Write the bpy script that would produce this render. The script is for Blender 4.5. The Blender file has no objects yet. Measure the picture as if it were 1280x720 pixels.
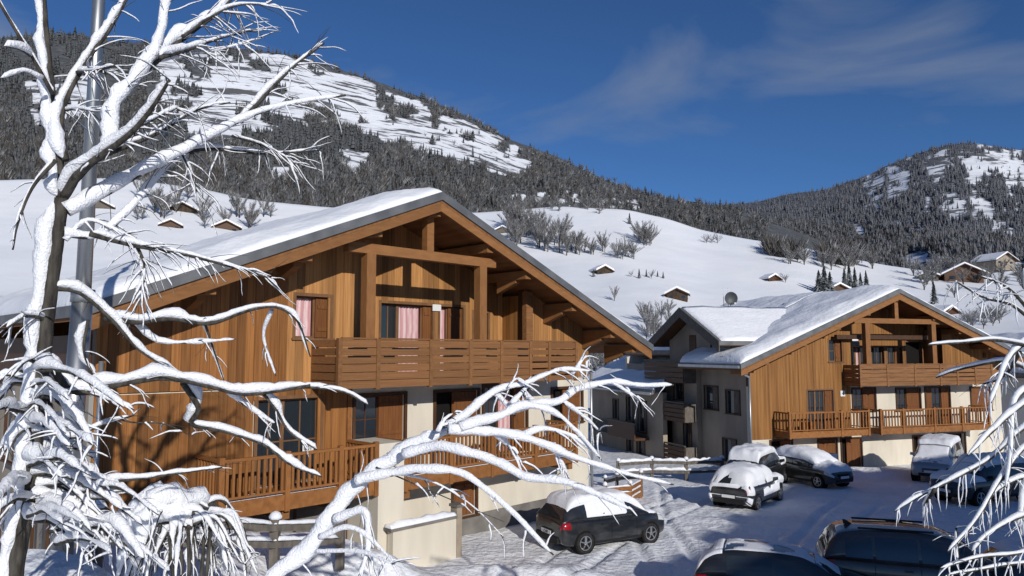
import bpy, bmesh, math, random
import numpy as np
from mathutils import Vector, noise as mnoise, Matrix
random.seed(7); np.random.seed(7)
R = math.radians
S = bpy.context.scene
C = S.collection
# ------------------------------------------------------------------ camera
CAMH = 5.9; FPX = 915.0; PITCH = math.atan(80/915.0)
cd = bpy.data.cameras.new('camera'); cam = bpy.data.objects.new('camera', cd); C.objects.link(cam)
cam.location = (0, 0, CAMH); cam.rotation_euler = (math.pi/2+PITCH, 0, 0)
cd.sensor_width = 36.0; cd.lens = 36.0*FPX/1280.0; cd.clip_start = 0.1; cd.clip_end = 12000
S.camera = cam
# ------------------------------------------------------------------ sky, sun, exposure
SUN_AZ = R(156)          # compass angle of the sun from +Y towards +X: behind the camera, to the right
SUN_EL = R(22)
w = bpy.data.worlds.new('World'); S.world = w; w.use_nodes = True
nt = w.node_tree; nt.nodes.clear()
def N(nt, t, **k):
    n = nt.nodes.new(t)
    for a, b in k.items(): setattr(n, a, b)
    return n
sky = N(nt, 'ShaderNodeTexSky', sky_type='NISHITA'); sky.sun_disc = False
sky.sun_elevation = SUN_EL; sky.sun_rotation = SUN_AZ
sky.altitude = 1800; sky.air_density = 1.0; sky.dust_density = 0.0; sky.ozone_density = 9.0
bg = N(nt, 'ShaderNodeBackground'); bg.inputs[1].default_value = 0.074
out = N(nt, 'ShaderNodeOutputWorld')
# thin high cloud veils, the same all round the sky
geo = N(nt, 'ShaderNodeTexCoord'); mp = N(nt, 'ShaderNodeMapping'); mp.inputs['Scale'].default_value = (2.0, 2.0, 6.0); mp.inputs['Rotation'].default_value = (0, R(12), 0)
nz = N(nt, 'ShaderNodeTexNoise'); nz.inputs['Scale'].default_value = 1.35; nz.inputs['Detail'].default_value = 6; nz.inputs['Roughness'].default_value = 0.5; nz.inputs['Distortion'].default_value = 0.6
mp.inputs['Location'].default_value = (3.1, 0.4, 0.0)
rp = N(nt, 'ShaderNodeValToRGB'); rp.color_ramp.elements[0].position = 0.515; rp.color_ramp.elements[1].position = 0.82
rp.color_ramp.elements[1].color = (0.75, 0.75, 0.75, 1)
mx = N(nt, 'ShaderNodeMixRGB'); mx.inputs[2].default_value = (3.0, 3.5, 4.4, 1)
L_ = nt.links.new
L_(geo.outputs['Generated'], mp.inputs[0]); L_(mp.outputs[0], nz.inputs[0]); L_(nz.outputs[0], rp.inputs[0])
L_(rp.outputs[0], mx.inputs[0]); L_(sky.outputs[0], mx.inputs[1]); L_(mx.outputs[0], bg.inputs[0]); L_(bg.outputs[0], out.inputs[0])
sd = bpy.data.lights.new('sun', 'SUN'); sd.energy = 3.5; sd.angle = R(0.53); sd.color = (1.0, 0.955, 0.89)
sun = bpy.data.objects.new('sun', sd); C.objects.link(sun)
sdir = Vector((math.sin(SUN_AZ)*math.cos(SUN_EL), math.cos(SUN_AZ)*math.cos(SUN_EL), math.sin(SUN_EL)))
sun.rotation_euler = sdir.to_track_quat('Z', 'Y').to_euler(); sun.location = (20, -30, 40)
vs = S.view_settings; vs.view_transform = 'Standard'; vs.look = 'None'; vs.gamma = 1; vs.exposure = 0.1; vs.use_curve_mapping = False
S.cycles.max_bounces = 6; S.cycles.diffuse_bounces = 4; S.cycles.glossy_bounces = 3; S.cycles.transparent_max_bounces = 6
# ------------------------------------------------------------------ measuring helpers (photo pixel -> place at a chosen distance)
cp_, sp_ = math.cos(PITCH), math.sin(PITCH)
def ray(px, py):
    a = (px-640)/FPX; b = -(py-360)/FPX
    return np.array([a, cp_-b*sp_, sp_+b*cp_])
def at(px, py, Y):
    r = ray(px, py); return Vector((r[0]*Y/r[1], Y, CAMH+r[2]*Y/r[1]))
def onz(px, py, z):
    r = ray(px, py); t = (z-CAMH)/r[2]; return Vector((r[0]*t, r[1]*t, z))
def azel(px, py):
    r = ray(px, py); return math.atan2(r[0], r[1]), r[2]/math.hypot(r[0], r[1])
# ------------------------------------------------------------------ numpy noise
_perm = np.random.RandomState(3).rand(256, 256)
def vnoise(x, y):
    xi = np.floor(x).astype(int); yi = np.floor(y).astype(int); fx = x-xi; fy = y-yi
    fx = fx*fx*(3-2*fx); fy = fy*fy*(3-2*fy)
    g = lambda a, b: _perm[a % 256, b % 256]
    return (g(xi, yi)*(1-fx)*(1-fy)+g(xi+1, yi)*fx*(1-fy)+g(xi, yi+1)*(1-fx)*fy+g(xi+1, yi+1)*fx*fy)
def fbm(x, y, o=5, rough=.5):
    s = 0; a = 1; t = 0
    for i in range(o):
        s = s+a*vnoise(x*2**i+i*17.3, y*2**i+i*9.1); t += a; a *= rough
    return s/t
# ------------------------------------------------------------------ materials
def mat(name, col, rough=.7, metal=0, spec=.4, var=0.0, scale=(3, 3, 3), col2=None, bump=0.0, bscale=40, objrand=0.0, coat=0, lo=.35, hi=.65, detail=5, bdist=.02, knots=0):
    m = bpy.data.materials.new(name); m.use_nodes = True; t = m.node_tree; b = t.nodes['Principled BSDF']
    b.inputs['Base Color'].default_value = (*col, 1); b.inputs['Roughness'].default_value = rough; b.inputs['Metallic'].default_value = metal
    b.inputs['Specular IOR Level'].default_value = spec; b.inputs['Coat Weight'].default_value = coat; b.inputs['Coat Roughness'].default_value = .08
    tc = N(t, 'ShaderNodeTexCoord'); L = t.links.new
    if col2 is not None:
        mpn = N(t, 'ShaderNodeMapping'); mpn.inputs['Scale'].default_value = scale; L(tc.outputs['Object'], mpn.inputs[0])
        n = N(t, 'ShaderNodeTexNoise'); n.inputs['Scale'].default_value = 1; n.inputs['Detail'].default_value = detail
        src = mpn.outputs[0]
        oi = N(t, 'ShaderNodeObjectInfo')
        if objrand:
            ad = N(t, 'ShaderNodeVectorMath', operation='MULTIPLY_ADD'); cb = N(t, 'ShaderNodeCombineXYZ')
            for i in range(3): L(oi.outputs['Random'], cb.inputs[i])
            ad.inputs[1].default_value = (37, 53, 71); L(cb.outputs[0], ad.inputs[0]); L(src, ad.inputs[2]); src = ad.outputs[0]
        L(src, n.inputs[0])
        r = N(t, 'ShaderNodeValToRGB'); r.color_ramp.elements[0].position = lo; r.color_ramp.elements[1].position = hi
        r.color_ramp.elements[0].color = (*col, 1); r.color_ramp.elements[1].color = (*col2, 1); L(n.outputs[0], r.inputs[0])
        c = r.outputs[0]
        if knots:
            vm = N(t, 'ShaderNodeMapping'); vm.inputs['Scale'].default_value = (3.2, 3.2, 1.5); L(src if objrand else tc.outputs['Object'], vm.inputs[0])
            vo = N(t, 'ShaderNodeTexVoronoi'); vo.inputs['Scale'].default_value = knots; L(vm.outputs[0], vo.inputs['Vector'])
            kr = N(t, 'ShaderNodeValToRGB'); kr.color_ramp.elements[0].position = .05; kr.color_ramp.elements[1].position = .16; kr.color_ramp.elements[0].color = (.42, .36, .30, 1); kr.color_ramp.elements[1].color = (1, 1, 1, 1); L(vo.outputs['Distance'], kr.inputs[0])
            km = N(t, 'ShaderNodeMixRGB', blend_type='MULTIPLY'); km.inputs[0].default_value = 1; L(c, km.inputs[1]); L(kr.outputs[0], km.inputs[2]); c = km.outputs[0]
        if objrand:
            hs = N(t, 'ShaderNodeHueSaturation'); mr = N(t, 'ShaderNodeMapRange'); mr.inputs[3].default_value = 1-objrand; mr.inputs[4].default_value = 1+objrand
            L(oi.outputs['Random'], mr.inputs[0]); L(mr.outputs[0], hs.inputs['Value']); L(c, hs.inputs['Color']); c = hs.outputs[0]
        L(c, b.inputs['Base Color'])
    if bump:
        n2 = N(t, 'ShaderNodeTexNoise'); n2.inputs['Scale'].default_value = bscale; n2.inputs['Detail'].default_value = 4
        L(tc.outputs['Object'], n2.inputs[0]); bp = N(t, 'ShaderNodeBump'); bp.inputs['Strength'].default_value = bump; bp.inputs['Distance'].default_value = bdist
        L(n2.outputs[0], bp.inputs['Height']); L(bp.outputs[0], b.inputs['Normal'])
    return m
M = {}
M['snow'] = mat('snow', (.80, .82, .86), .55, spec=.25, col2=(.86, .87, .89), scale=(2, 2, 2), bump=.5, bscale=5, bdist=.08)
M['snow_ground'] = mat('trodden_snow', (.76, .78, .82), .55, spec=.25, col2=(.86, .87, .89), scale=(.5, .5, .5), bump=.8, bscale=4.5, bdist=.12, lo=.4, hi=.6)
M['snow_hill'] = mat('meadow_snow', (.80, .82, .86), .6, spec=.2, col2=(.86, .87, .89), scale=(.02, .02, .02), bump=.3, bscale=.1, bdist=1.2)
M['snow_branch'] = mat('branch_snow', (.80, .82, .86), .5, spec=.25, col2=(.85, .86, .89), scale=(9, 9, 9), bump=.8, bscale=45, bdist=.025)
M['frost'] = mat('frost_ice', (.74, .77, .82), .3, spec=.5, col2=(.86, .88, .90), scale=(14, 14, 14), bump=.3, bscale=60)
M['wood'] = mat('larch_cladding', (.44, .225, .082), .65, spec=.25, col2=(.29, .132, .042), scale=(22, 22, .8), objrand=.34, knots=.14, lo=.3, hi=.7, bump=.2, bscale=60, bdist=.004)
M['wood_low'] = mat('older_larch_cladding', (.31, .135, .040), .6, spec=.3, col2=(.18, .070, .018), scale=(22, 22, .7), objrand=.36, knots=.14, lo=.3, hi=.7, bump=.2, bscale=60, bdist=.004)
M['wood_far'] = mat('larch_cladding_far', (.34, .163, .052), .65, spec=.25, col2=(.17, .074, .020), scale=(7, 7, .3), bump=.1, bscale=30, bdist=.004, lo=.3, hi=.7)
M['wood_rail'] = mat('stained_rail_wood', (.30, .130, .042), .6, spec=.25, col2=(.22, .088, .026), scale=(6, 6, 6), objrand=.13, bump=.15, bscale=50, bdist=.004)
M['wood_board'] = mat('balcony_board_wood', (.25, .120, .048), .62, spec=.25, col2=(.18, .082, .032), scale=(1.2, 12, 12), objrand=.12, bump=.15, bscale=50, bdist=.004)
M['beam'] = mat('beam_wood', (.27, .125, .045), .65, spec=.25, col2=(.22, .098, .034), scale=(2.5, 2.5, 9), objrand=.12, bump=.2, bscale=40, bdist=.005)
M['soffit'] = mat('soffit_wood', (.25, .12, .048), .75, spec=.15, col2=(.18, .082, .032), scale=(7, .6, 3), bump=.1, bscale=40)
M['dark_wood'] = mat('dark_frame_wood', (.085, .040, .018), .55, spec=.3, col2=(.06, .027, .012), scale=(10, 10, 3))
M['shutter'] = mat('shutter_wood', (.20, .080, .026), .6, spec=.25, col2=(.15, .056, .018), scale=(14, 14, 1.2), objrand=.1)
M['frame_wood'] = mat('window_trim_wood', (.20, .105, .05), .6, spec=.25, col2=(.15, .075, .034), scale=(8, 8, 3))
M['grey_wood'] = mat('weathered_grey_wood', (.16, .14, .12), .8, spec=.15, col2=(.10, .088, .075), scale=(9, 9, 3), bump=.3, bscale=40, bdist=.006)
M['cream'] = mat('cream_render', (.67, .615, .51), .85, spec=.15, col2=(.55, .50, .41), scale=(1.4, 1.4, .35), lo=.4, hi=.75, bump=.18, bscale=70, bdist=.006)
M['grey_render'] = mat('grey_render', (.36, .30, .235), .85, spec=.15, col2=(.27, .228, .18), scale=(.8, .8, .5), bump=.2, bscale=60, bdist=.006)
M['white_render'] = mat('white_render', (.66, .66, .65), .85, spec=.15, col2=(.58, .58, .57), scale=(.8, .8, .5), bump=.18, bscale=60, bdist=.006)
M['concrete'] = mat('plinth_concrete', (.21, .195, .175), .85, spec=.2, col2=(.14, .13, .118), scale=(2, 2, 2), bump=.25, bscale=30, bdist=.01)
M['zinc'] = mat('roof_zinc', (.17, .175, .18), .55, metal=.2, spec=.4, col2=(.11, .115, .12), scale=(2, 2, 2))
M['zinc_light'] = mat('gutter_zinc', (.42, .44, .46), .4, metal=.7, col2=(.34, .36, .38), scale=(4, 4, 2))
M['pole'] = mat('galvanised_pole', (.45, .46, .46), .38, metal=.85, col2=(.30, .32, .33), scale=(7, 7, .8))
M['glass'] = mat('dark_glass', (.02, .026, .032), .05, spec=.8)
M['dark'] = mat('dark_interior', (.012, .011, .010), .9, spec=.1)
M['bark'] = mat('bark', (.030, .027, .024), .85, spec=.15, col2=(.085, .078, .066), scale=(24, 24, 5), bump=.5, bscale=50, bdist=.012)
M['rock'] = mat('grey_rock', (.19, .20, .215), .85, spec=.2, col2=(.10, .105, .115), scale=(3, 3, 5), bump=.7, bscale=9, bdist=.06)
M['black_paint'] = mat('black_car_paint', (.012, .013, .015), .28, spec=.5, coat=.8, col2=(.045, .045, .046), scale=(2.2, 2.2, 5), lo=.45, hi=.8)
M['brown_paint'] = mat('brown_car_paint', (.042, .036, .032), .3, spec=.5, coat=.8, col2=(.08, .075, .07), scale=(2.2, 2.2, 5), lo=.45, hi=.8)
M['grey_paint'] = mat('grey_car_paint', (.06, .065, .072), .3, spec=.5, coat=.8)
M['silver_paint'] = mat('pale_car_paint', (.36, .37, .38), .3, metal=.5, coat=.7)
M['rubber'] = mat('tyre_rubber', (.014, .014, .015), .85, spec=.2, col2=(.03, .03, .03), scale=(20, 20, 20))
M['plastic'] = mat('black_plastic', (.014, .014, .015), .6, spec=.3)
M['alloy'] = mat('alloy', (.55, .56, .57), .3, metal=.9)
M['red_light'] = mat('red_lens', (.30, .006, .012), .12, spec=.6, coat=.6)
M['clear_light'] = mat('clear_lens', (.55, .56, .58), .12, spec=.6, coat=.6)
M['plate'] = mat('plate_white', (.72, .72, .70), .5)
M['ink'] = mat('ink', (.02, .02, .025), .7)
M['ink_blue'] = mat('ink_blue', (.05, .09, .25), .7)
M['dish'] = mat('dish_grey', (.06, .065, .07), .5, col2=(.045, .05, .055), scale=(3, 3, 3))
M['white_paint'] = mat('white_painted', (.75, .75, .75), .5)
def curtain_mat():
    m = mat('striped_curtain', (.55, .33, .34), .8, spec=.1); t = m.node_tree; b = t.nodes['Principled BSDF']
    tc = N(t, 'ShaderNodeTexCoord'); wv = N(t, 'ShaderNodeTexWave'); wv.wave_type = 'BANDS'; wv.bands_direction = 'X'; wv.inputs['Scale'].default_value = 1.4; wv.inputs['Distortion'].default_value = 2.5
    r = N(t, 'ShaderNodeValToRGB'); r.color_ramp.elements[0].color = (.50, .26, .27, 1); r.color_ramp.elements[1].color = (.66, .50, .50, 1)
    t.links.new(tc.outputs['Object'], wv.inputs[0]); t.links.new(wv.outputs[0], r.inputs[0]); t.links.new(r.outputs[0], b.inputs['Base Color']); return m
M['curtain'] = curtain_mat()
# ------------------------------------------------------------------ object helpers
def tag(o, label=None, cat=None, group=None, kind=None):
    if label: o['label'] = label
    if cat: o['category'] = cat
    if group: o['group'] = group
    if kind: o['kind'] = kind
    return o
def thing(name, label, cat, loc=(0, 0, 0), rz=0, group=None):
    o = bpy.data.objects.new(name, None); C.objects.link(o); o.location = loc; o.rotation_euler = (0, 0, rz); o.empty_display_size = .2
    return tag(o, label, cat, group)
def link_mesh(name, me, parent=None):
    o = bpy.data.objects.new(name, me); C.objects.link(o)
    if parent is not None: o.parent = parent
    return o
class MB:
    def __init__(s): s.v = []; s.f = []
    def hexa(s, p):           # 4 bottom (ccw from above), 4 top
        n = len(s.v); s.v += [tuple(q) for q in p]
        s.f += [(n+3, n+2, n+1, n), (n+4, n+5, n+6, n+7), (n, n+1, n+5, n+4), (n+1, n+2, n+6, n+5), (n+2, n+3, n+7, n+6), (n+3, n, n+4, n+7)]; return s
    def box(s, x0, x1, y0, y1, z0, z1, z1b=None):   # z1b: top height at x1 when it slants
        zb = z1 if z1b is None else z1b
        return s.hexa([(x0, y0, z0), (x1, y0, z0), (x1, y1, z0), (x0, y1, z0), (x0, y0, z1), (x1, y0, zb), (x1, y1, zb), (x0, y1, z1)])
    def bar(s, a, b, wd, ht=None):                 # square bar between two points
        a = Vector(a); b = Vector(b); d = (b-a).normalized(); up = Vector((0, 0, 1)) if abs(d.z) < .95 else Vector((0, 1, 0))
        x = d.cross(up).normalized(); z = x.cross(d).normalized(); h = (ht or wd)/2; q = wd/2
        return s.hexa([a-x*q-z*h, a+x*q-z*h, b+x*q-z*h, b-x*q-z*h, a-x*q+z*h, a+x*q+z*h, b+x*q+z*h, b-x*q+z*h])
    def grid(s, P, flip=False):                    # P[i][j] points
        n = len(s.v); a = len(P); b = len(P[0])
        for row in P: s.v += [tuple(q) for q in row]
        for i in range(a-1):
            for j in range(b-1):
                q = (n+i*b+j, n+i*b+j+1, n+(i+1)*b+j+1, n+(i+1)*b+j); s.f.append(q[::-1] if flip else q)
        return s
    def ring_loft(s, rings, cap=True):
        n = len(s.v); k = len(rings[0])
        for r in rings: s.v += [tuple(q) for q in r]
        for i in range(len(rings)-1):
            for j in range(k): s.f.append((n+i*k+j, n+i*k+(j+1) % k, n+(i+1)*k+(j+1) % k, n+(i+1)*k+j))
        if cap:
            s.f.append(tuple(n+j for j in range(k))[::-1]); m = n+(len(rings)-1)*k; s.f.append(tuple(m+j for j in range(k)))
        return s
    def cyl(s, a, b, r0, r1=None, k=10):
        a = Vector(a); b = Vector(b); r1 = r0 if r1 is None else r1; d = (b-a).normalized(); up = Vector((0, 0, 1)) if abs(d.z) < .95 else Vector((0, 1, 0))
        x = d.cross(up).normalized(); y = d.cross(x)
        return s.ring_loft([[p+(x*math.cos(2*math.pi*i/k)+y*math.sin(2*math.pi*i/k))*r for i in range(k)] for p, r in ((a, r0), (b, r1))])
    def build(s, name, m, parent=None, smooth=False, label=None, kind=None):
        me = bpy.data.meshes.new(name); me.from_pydata(s.v, [], s.f); me.validate()
        me.materials.append(M[m] if isinstance(m, str) else m)
        bm = bmesh.new(); bm.from_mesh(me); bmesh.ops.recalc_face_normals(bm, faces=bm.faces); bm.to_mesh(me); bm.free()
        if smooth: me.polygons.foreach_set('use_smooth', [True]*len(me.polygons))
        o = link_mesh(name, me, parent)
        if label: o['label'] = label
        if kind: o['kind'] = kind
        return o
def copy_tree(o, parent=None):
    c = o.copy(); C.objects.link(c)
    if parent is not None: c.parent = parent
    for ch in list(o.children): copy_tree(ch, c)
    return c
_cubes = {}
def stick(name, m, parent, x0, x1, y0, y1, z0, z1, rot=None):     # a unit box shared between alike pieces
    if m not in _cubes:
        b = MB().box(-.5, .5, -.5, .5, -.5, .5); me = bpy.data.meshes.new('unit_'+m); me.from_pydata(b.v, [], b.f); me.materials.append(M[m]); _cubes[m] = me
    o = link_mesh(name, _cubes[m], parent); o.location = ((x0+x1)/2, (y0+y1)/2, (z0+z1)/2); o.scale = (x1-x0, y1-y0, z1-z0); return o
def text(name, body, size, m, parent, loc, rot=(R(90), 0, 0)):
    c = bpy.data.curves.new(name, 'FONT'); c.body = body; c.size = size; c.extrude = .004; c.align_x = 'CENTER'; c.align_y = 'CENTER'; c.materials.append(M[m])
    t_ = bpy.data.objects.new('temporary', c); me = bpy.data.meshes.new_from_object(t_); bpy.data.objects.remove(t_); me.name = name
    o = bpy.data.objects.new(name, me); C.objects.link(o); o.parent = parent; o.location = loc; o.rotation_euler = rot; return o
def np_mesh(name, V, F, m, parent=None, smooth=False, tint=None):  # fast big meshes, F of equal length
    me = bpy.data.meshes.new(name); V = np.asarray(V, np.float32); F = np.asarray(F, np.int32); k = F.shape[1]
    me.vertices.add(len(V)); me.vertices.foreach_set('co', V.ravel()); me.loops.add(F.size); me.loops.foreach_set('vertex_index', F.ravel())
    me.polygons.add(len(F)); me.polygons.foreach_set('loop_start', np.arange(0, F.size, k, dtype=np.int32))
    if smooth: me.polygons.foreach_set('use_smooth', np.ones(len(F), bool))
    if tint is not None:
        a = me.attributes.new('tint', 'FLOAT', 'POINT'); a.data.foreach_set('value', np.asarray(tint, np.float32))
    me.materials.append(M[m]); me.update(); me.validate(); return link_mesh(name, me, parent)
# ================================================================== ground and mountains
def gz(x, y):                                       # height of the snowy car park
    x = np.asarray(x, float); y = np.asarray(y, float)
    z = -.03*np.clip(y-24, 0, 30)
    bank = np.clip(.6*(-x-2.3), 0, 2.3)*np.clip((21.5-y)/4, 0, 1)
    # keep the bank off the chalet front (front line runs from (2.96, 28.85) down-left)
    dist = ((x-2.96)*.717-(y-28.85)*.697)           # metres in front of the facade
    bank = bank*np.clip((dist-.3)/2.2, .0, 1)
    z = z+bank
    z = z+.55*np.exp(-(((x+1.6)/2.3)**2+((y-18.6)/1.0)**2))+.3*np.exp(-(((x-.8)/1.5)**2+((y-19.8)/.8)**2))
    z = z+.45*np.exp(-(((x-18.2)/3.6)**2+((y-38.3)/1.1)**2))
    z = z+.8*np.exp(-(((x+2.9)/1.9)**2+((y-17.3)/.8)**2))*(1+.5*(fbm(x*1.1, y*1.1, 3)-.5))+.35*np.exp(-(((x-1.2)/2.2)**2+((y-18.9)/.6)**2))*(.4+1.2*fbm(x*.9+5, y*.9, 3))
    z = z+1.75*np.exp(-(((x+4.9)/2.0)**2+((y-9.0)/1.6)**2))
    for (ax, ay, bx, by, wv) in ((-.5, 15, 8.0, 33.5, .7), (1.2, 14.5, 15.5, 30.5, -.9), (4.5, 20, 6.2, 35.5, .4)):      # tyre ruts
        L_ = math.hypot(bx-ax, by-ay); ux, uy = (bx-ax)/L_, (by-ay)/L_; s = (x-ax)*ux+(y-ay)*uy; d = (x-ax)*uy-(y-ay)*ux+wv*np.sin(s*.22)
        on = np.clip(s/2, 0, 1)*np.clip((L_-s)/2, 0, 1)
        for off in (-.72, .72): e = np.abs(d-off); z = z-on*(.075*np.exp(-(e/.14)**4)-.035*np.exp(-((e-.27)/.10)**2))
    z = z+.05*np.clip(fbm(x*2.6+40, y*2.6, 3, .7)-.52, 0, 1)*4*.5
    z = z+.10*(fbm(x*.35, y*.35, 3)-.5)+.10*(fbm(x*1.3+9, y*1.3, 3)-.5)
    return z
def gzf(x, y): return float(gz(np.array([x]), np.array([y]))[0])
xs = np.concatenate([-np.geomspace(6000, 16, 26), np.arange(-15, 30, .13), np.geomspace(30.5, 6000, 26)])
ys = np.concatenate([-np.geomspace(6000, 12, 22), np.arange(-10, 10, 1.0), np.arange(10, 46, .16), np.geomspace(46.5, 9000, 30)])
X, Y = np.meshgrid(xs, ys); Z = gz(X, Y)
def grid_faces(a, b):
    i, j = np.meshgrid(np.arange(a-1), np.arange(b-1), indexing='ij'); q = (i*b+j).ravel()
    return np.stack([q, q+1, q+b+1, q+b], 1)
g = np_mesh('ground', np.stack([X.ravel(), Y.ravel(), Z.ravel()], 1), grid_faces(len(ys), len(xs)), 'snow_ground', smooth=True); tag(g, kind='structure')
# ---- skylines read off the photograph, as azimuth -> elevation tangent
def table(pts):
    a = sorted(azel(*p) for p in pts); return np.array([q[0] for q in a]), np.array([q[1] for q in a])
HILL = table([(-500, 225), (0, 225), (150, 222), (250, 236), (330, 252), (450, 262), (600, 266), (640, 263), (700, 258), (780, 261), (830, 272), (880, 288), (940, 300), (990, 306), (1040, 318), (1100, 330), (1150, 338), (1200, 342), (1280, 348), (1500, 360), (1800, 380)])
LEFT = table([(-900, 90), (-300, 60), (0, 47), (60, 41), (100, 42), (150, 56), (200, 54), (300, 60), (350, 66), (400, 78), (440, 92), (490, 110), (540, 126), (590, 148), (640, 175), (700, 196), (760, 226), (810, 243), (870, 253), (920, 262), (1000, 290), (1100, 330), (1300, 400), (1700, 430)])
RIGHT = table([(300, 400), (600, 330), (800, 275), (860, 262), (900, 258), (960, 249), (1040, 234), (1080, 220), (1120, 202), (1160, 187), (1200, 179), (1240, 180), (1280, 189), (1400, 200), (1700, 240), (2200, 300)])
def smooth_interp(T, az):
    k = np.array([-.012, -.006, 0, .006, .012]); return sum(np.interp(az+d, *T) for d in k)/5
class Hill:
    def __init__(s, T, r0, rc, power, back, amp, z0=-1.0):
        s.T, s.r0, s.rc, s.p, s.back, s.amp, s.z0 = T, r0, rc, power, back, amp, z0
    def z(s, az, r):
        e = smooth_interp(s.T, az)*s.rc+CAMH-s.z0; t = np.clip((r-s.r0)/(s.rc-s.r0), 0, 1)
        x = r*np.sin(az); y = r*np.cos(az)
        n = (fbm(x/s.amp[1], y/s.amp[1], 5)-.5)*s.amp[0]*np.sin(np.pi*np.clip(t, 0, 1))
        small = (fbm(x/s.amp[1]*6+3, y/s.amp[1]*6, 3)-.5)*s.amp[0]*.12*t
        return s.z0+e*t**s.p*(1-.35*np.clip((r-s.rc)/(s.back-s.rc), 0, 1)**1.5)+n+small
    def mesh(s, name, m, naz, nr, mask=None):
        az = np.linspace(R(-78), R(78), naz); rr = np.concatenate([np.linspace(s.r0, s.rc, nr), np.linspace(s.rc, s.back, 8)[1:]])
        A, Q = np.meshgrid(az, rr); Zz = s.z(A, Q); V = np.stack([(Q*np.sin(A)).ravel(), (Q*np.cos(A)).ravel(), Zz.ravel()], 1)
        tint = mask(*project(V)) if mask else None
        o = np_mesh(name, V, grid_faces(len(rr), naz), m, smooth=True, tint=tint); tag(o, kind='structure'); return o
    def place(s, px, py):                           # where the line of sight through a photo point meets this slope (vectorised)
        px = np.asarray(px, float); py = np.asarray(py, float); a = (px-640)/FPX; b = -(py-360)/FPX
        ry = cp_-b*sp_; rz = sp_+b*cp_; az = np.arctan2(a, ry); el = rz/np.hypot(a, ry)
        rr = np.linspace(s.r0+1, s.rc, 160); A = np.repeat(az[:, None], 160, 1); Q = np.repeat(rr[None], len(az), 0)
        E = (s.z(A, Q)-CAMH)/Q; ok = E >= el[:, None]; i = np.argmax(ok, 1); hit = ok.any(1)
        i0 = np.maximum(i-1, 0); n = np.arange(len(az)); e0 = E[n, i0]; e1 = E[n, i]; f = np.clip((el-e0)/np.where(abs(e1-e0) < 1e-9, 1, e1-e0), 0, 1)
        r = rr[i0]+(rr[i]-rr[i0])*f; z = s.z(az[:, None], r[:, None])[:, 0]
        return np.stack([r*np.sin(az), r*np.cos(az), z], 1), hit, r
def project(V):
    d = V-np.array([0, 0, CAMH]); dz = np.maximum(d[:, 1]*cp_+d[:, 2]*sp_, .1); u = -d[:, 1]*sp_+d[:, 2]*cp_
    return 640+FPX*d[:, 0]/dz, 360-FPX*u/dz
def poly(px, py, P):
    ins = np.zeros(px.shape, bool); n = len(P)
    for i in range(n):
        x0, y0 = P[i]; x1, y1 = P[(i+1) % n]
        if y0 == y1: continue
        c = ((y0 > py) != (y1 > py)) & (px < (x1-x0)*(py-y0)/(y1-y0)+x0); ins ^= c
    return ins
hill = Hill(HILL, 62, 300, 1.55, 420, (5, 90)); ml = Hill(LEFT, 240, 1500, 1.25, 1900, (70, 420), -2); mr = Hill(RIGHT, 420, 2500, 1.2, 3200, (120, 600), -3)
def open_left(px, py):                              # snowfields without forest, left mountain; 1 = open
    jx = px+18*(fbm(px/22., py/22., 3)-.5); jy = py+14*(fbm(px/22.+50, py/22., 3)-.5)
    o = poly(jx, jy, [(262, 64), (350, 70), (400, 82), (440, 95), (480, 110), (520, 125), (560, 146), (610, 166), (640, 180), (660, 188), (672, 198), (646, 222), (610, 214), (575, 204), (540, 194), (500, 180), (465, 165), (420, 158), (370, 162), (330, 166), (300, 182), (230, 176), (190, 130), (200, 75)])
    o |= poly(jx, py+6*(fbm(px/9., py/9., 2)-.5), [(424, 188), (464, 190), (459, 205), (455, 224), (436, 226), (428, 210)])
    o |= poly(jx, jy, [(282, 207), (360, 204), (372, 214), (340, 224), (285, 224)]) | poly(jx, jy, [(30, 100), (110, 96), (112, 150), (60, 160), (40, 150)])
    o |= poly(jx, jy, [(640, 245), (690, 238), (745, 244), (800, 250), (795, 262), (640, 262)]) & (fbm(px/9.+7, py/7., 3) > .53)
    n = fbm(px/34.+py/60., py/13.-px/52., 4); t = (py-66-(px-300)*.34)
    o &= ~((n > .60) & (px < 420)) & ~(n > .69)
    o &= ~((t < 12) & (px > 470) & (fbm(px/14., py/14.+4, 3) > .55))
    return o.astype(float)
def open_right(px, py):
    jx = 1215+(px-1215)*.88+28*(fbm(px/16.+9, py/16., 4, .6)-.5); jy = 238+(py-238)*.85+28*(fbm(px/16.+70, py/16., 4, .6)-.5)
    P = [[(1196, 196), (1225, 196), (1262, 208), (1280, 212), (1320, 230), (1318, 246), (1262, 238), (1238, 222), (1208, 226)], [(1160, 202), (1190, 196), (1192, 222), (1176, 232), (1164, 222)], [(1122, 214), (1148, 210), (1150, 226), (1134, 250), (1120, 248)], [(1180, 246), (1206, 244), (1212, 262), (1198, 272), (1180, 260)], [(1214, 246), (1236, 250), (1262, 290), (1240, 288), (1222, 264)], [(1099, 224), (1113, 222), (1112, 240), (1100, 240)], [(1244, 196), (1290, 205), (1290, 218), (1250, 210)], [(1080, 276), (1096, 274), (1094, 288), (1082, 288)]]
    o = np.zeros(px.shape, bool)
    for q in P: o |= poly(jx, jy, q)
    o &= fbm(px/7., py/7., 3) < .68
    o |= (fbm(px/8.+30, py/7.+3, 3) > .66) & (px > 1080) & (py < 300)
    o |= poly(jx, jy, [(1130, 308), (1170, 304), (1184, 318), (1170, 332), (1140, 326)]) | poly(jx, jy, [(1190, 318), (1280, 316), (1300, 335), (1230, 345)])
    return o.astype(float)
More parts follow.
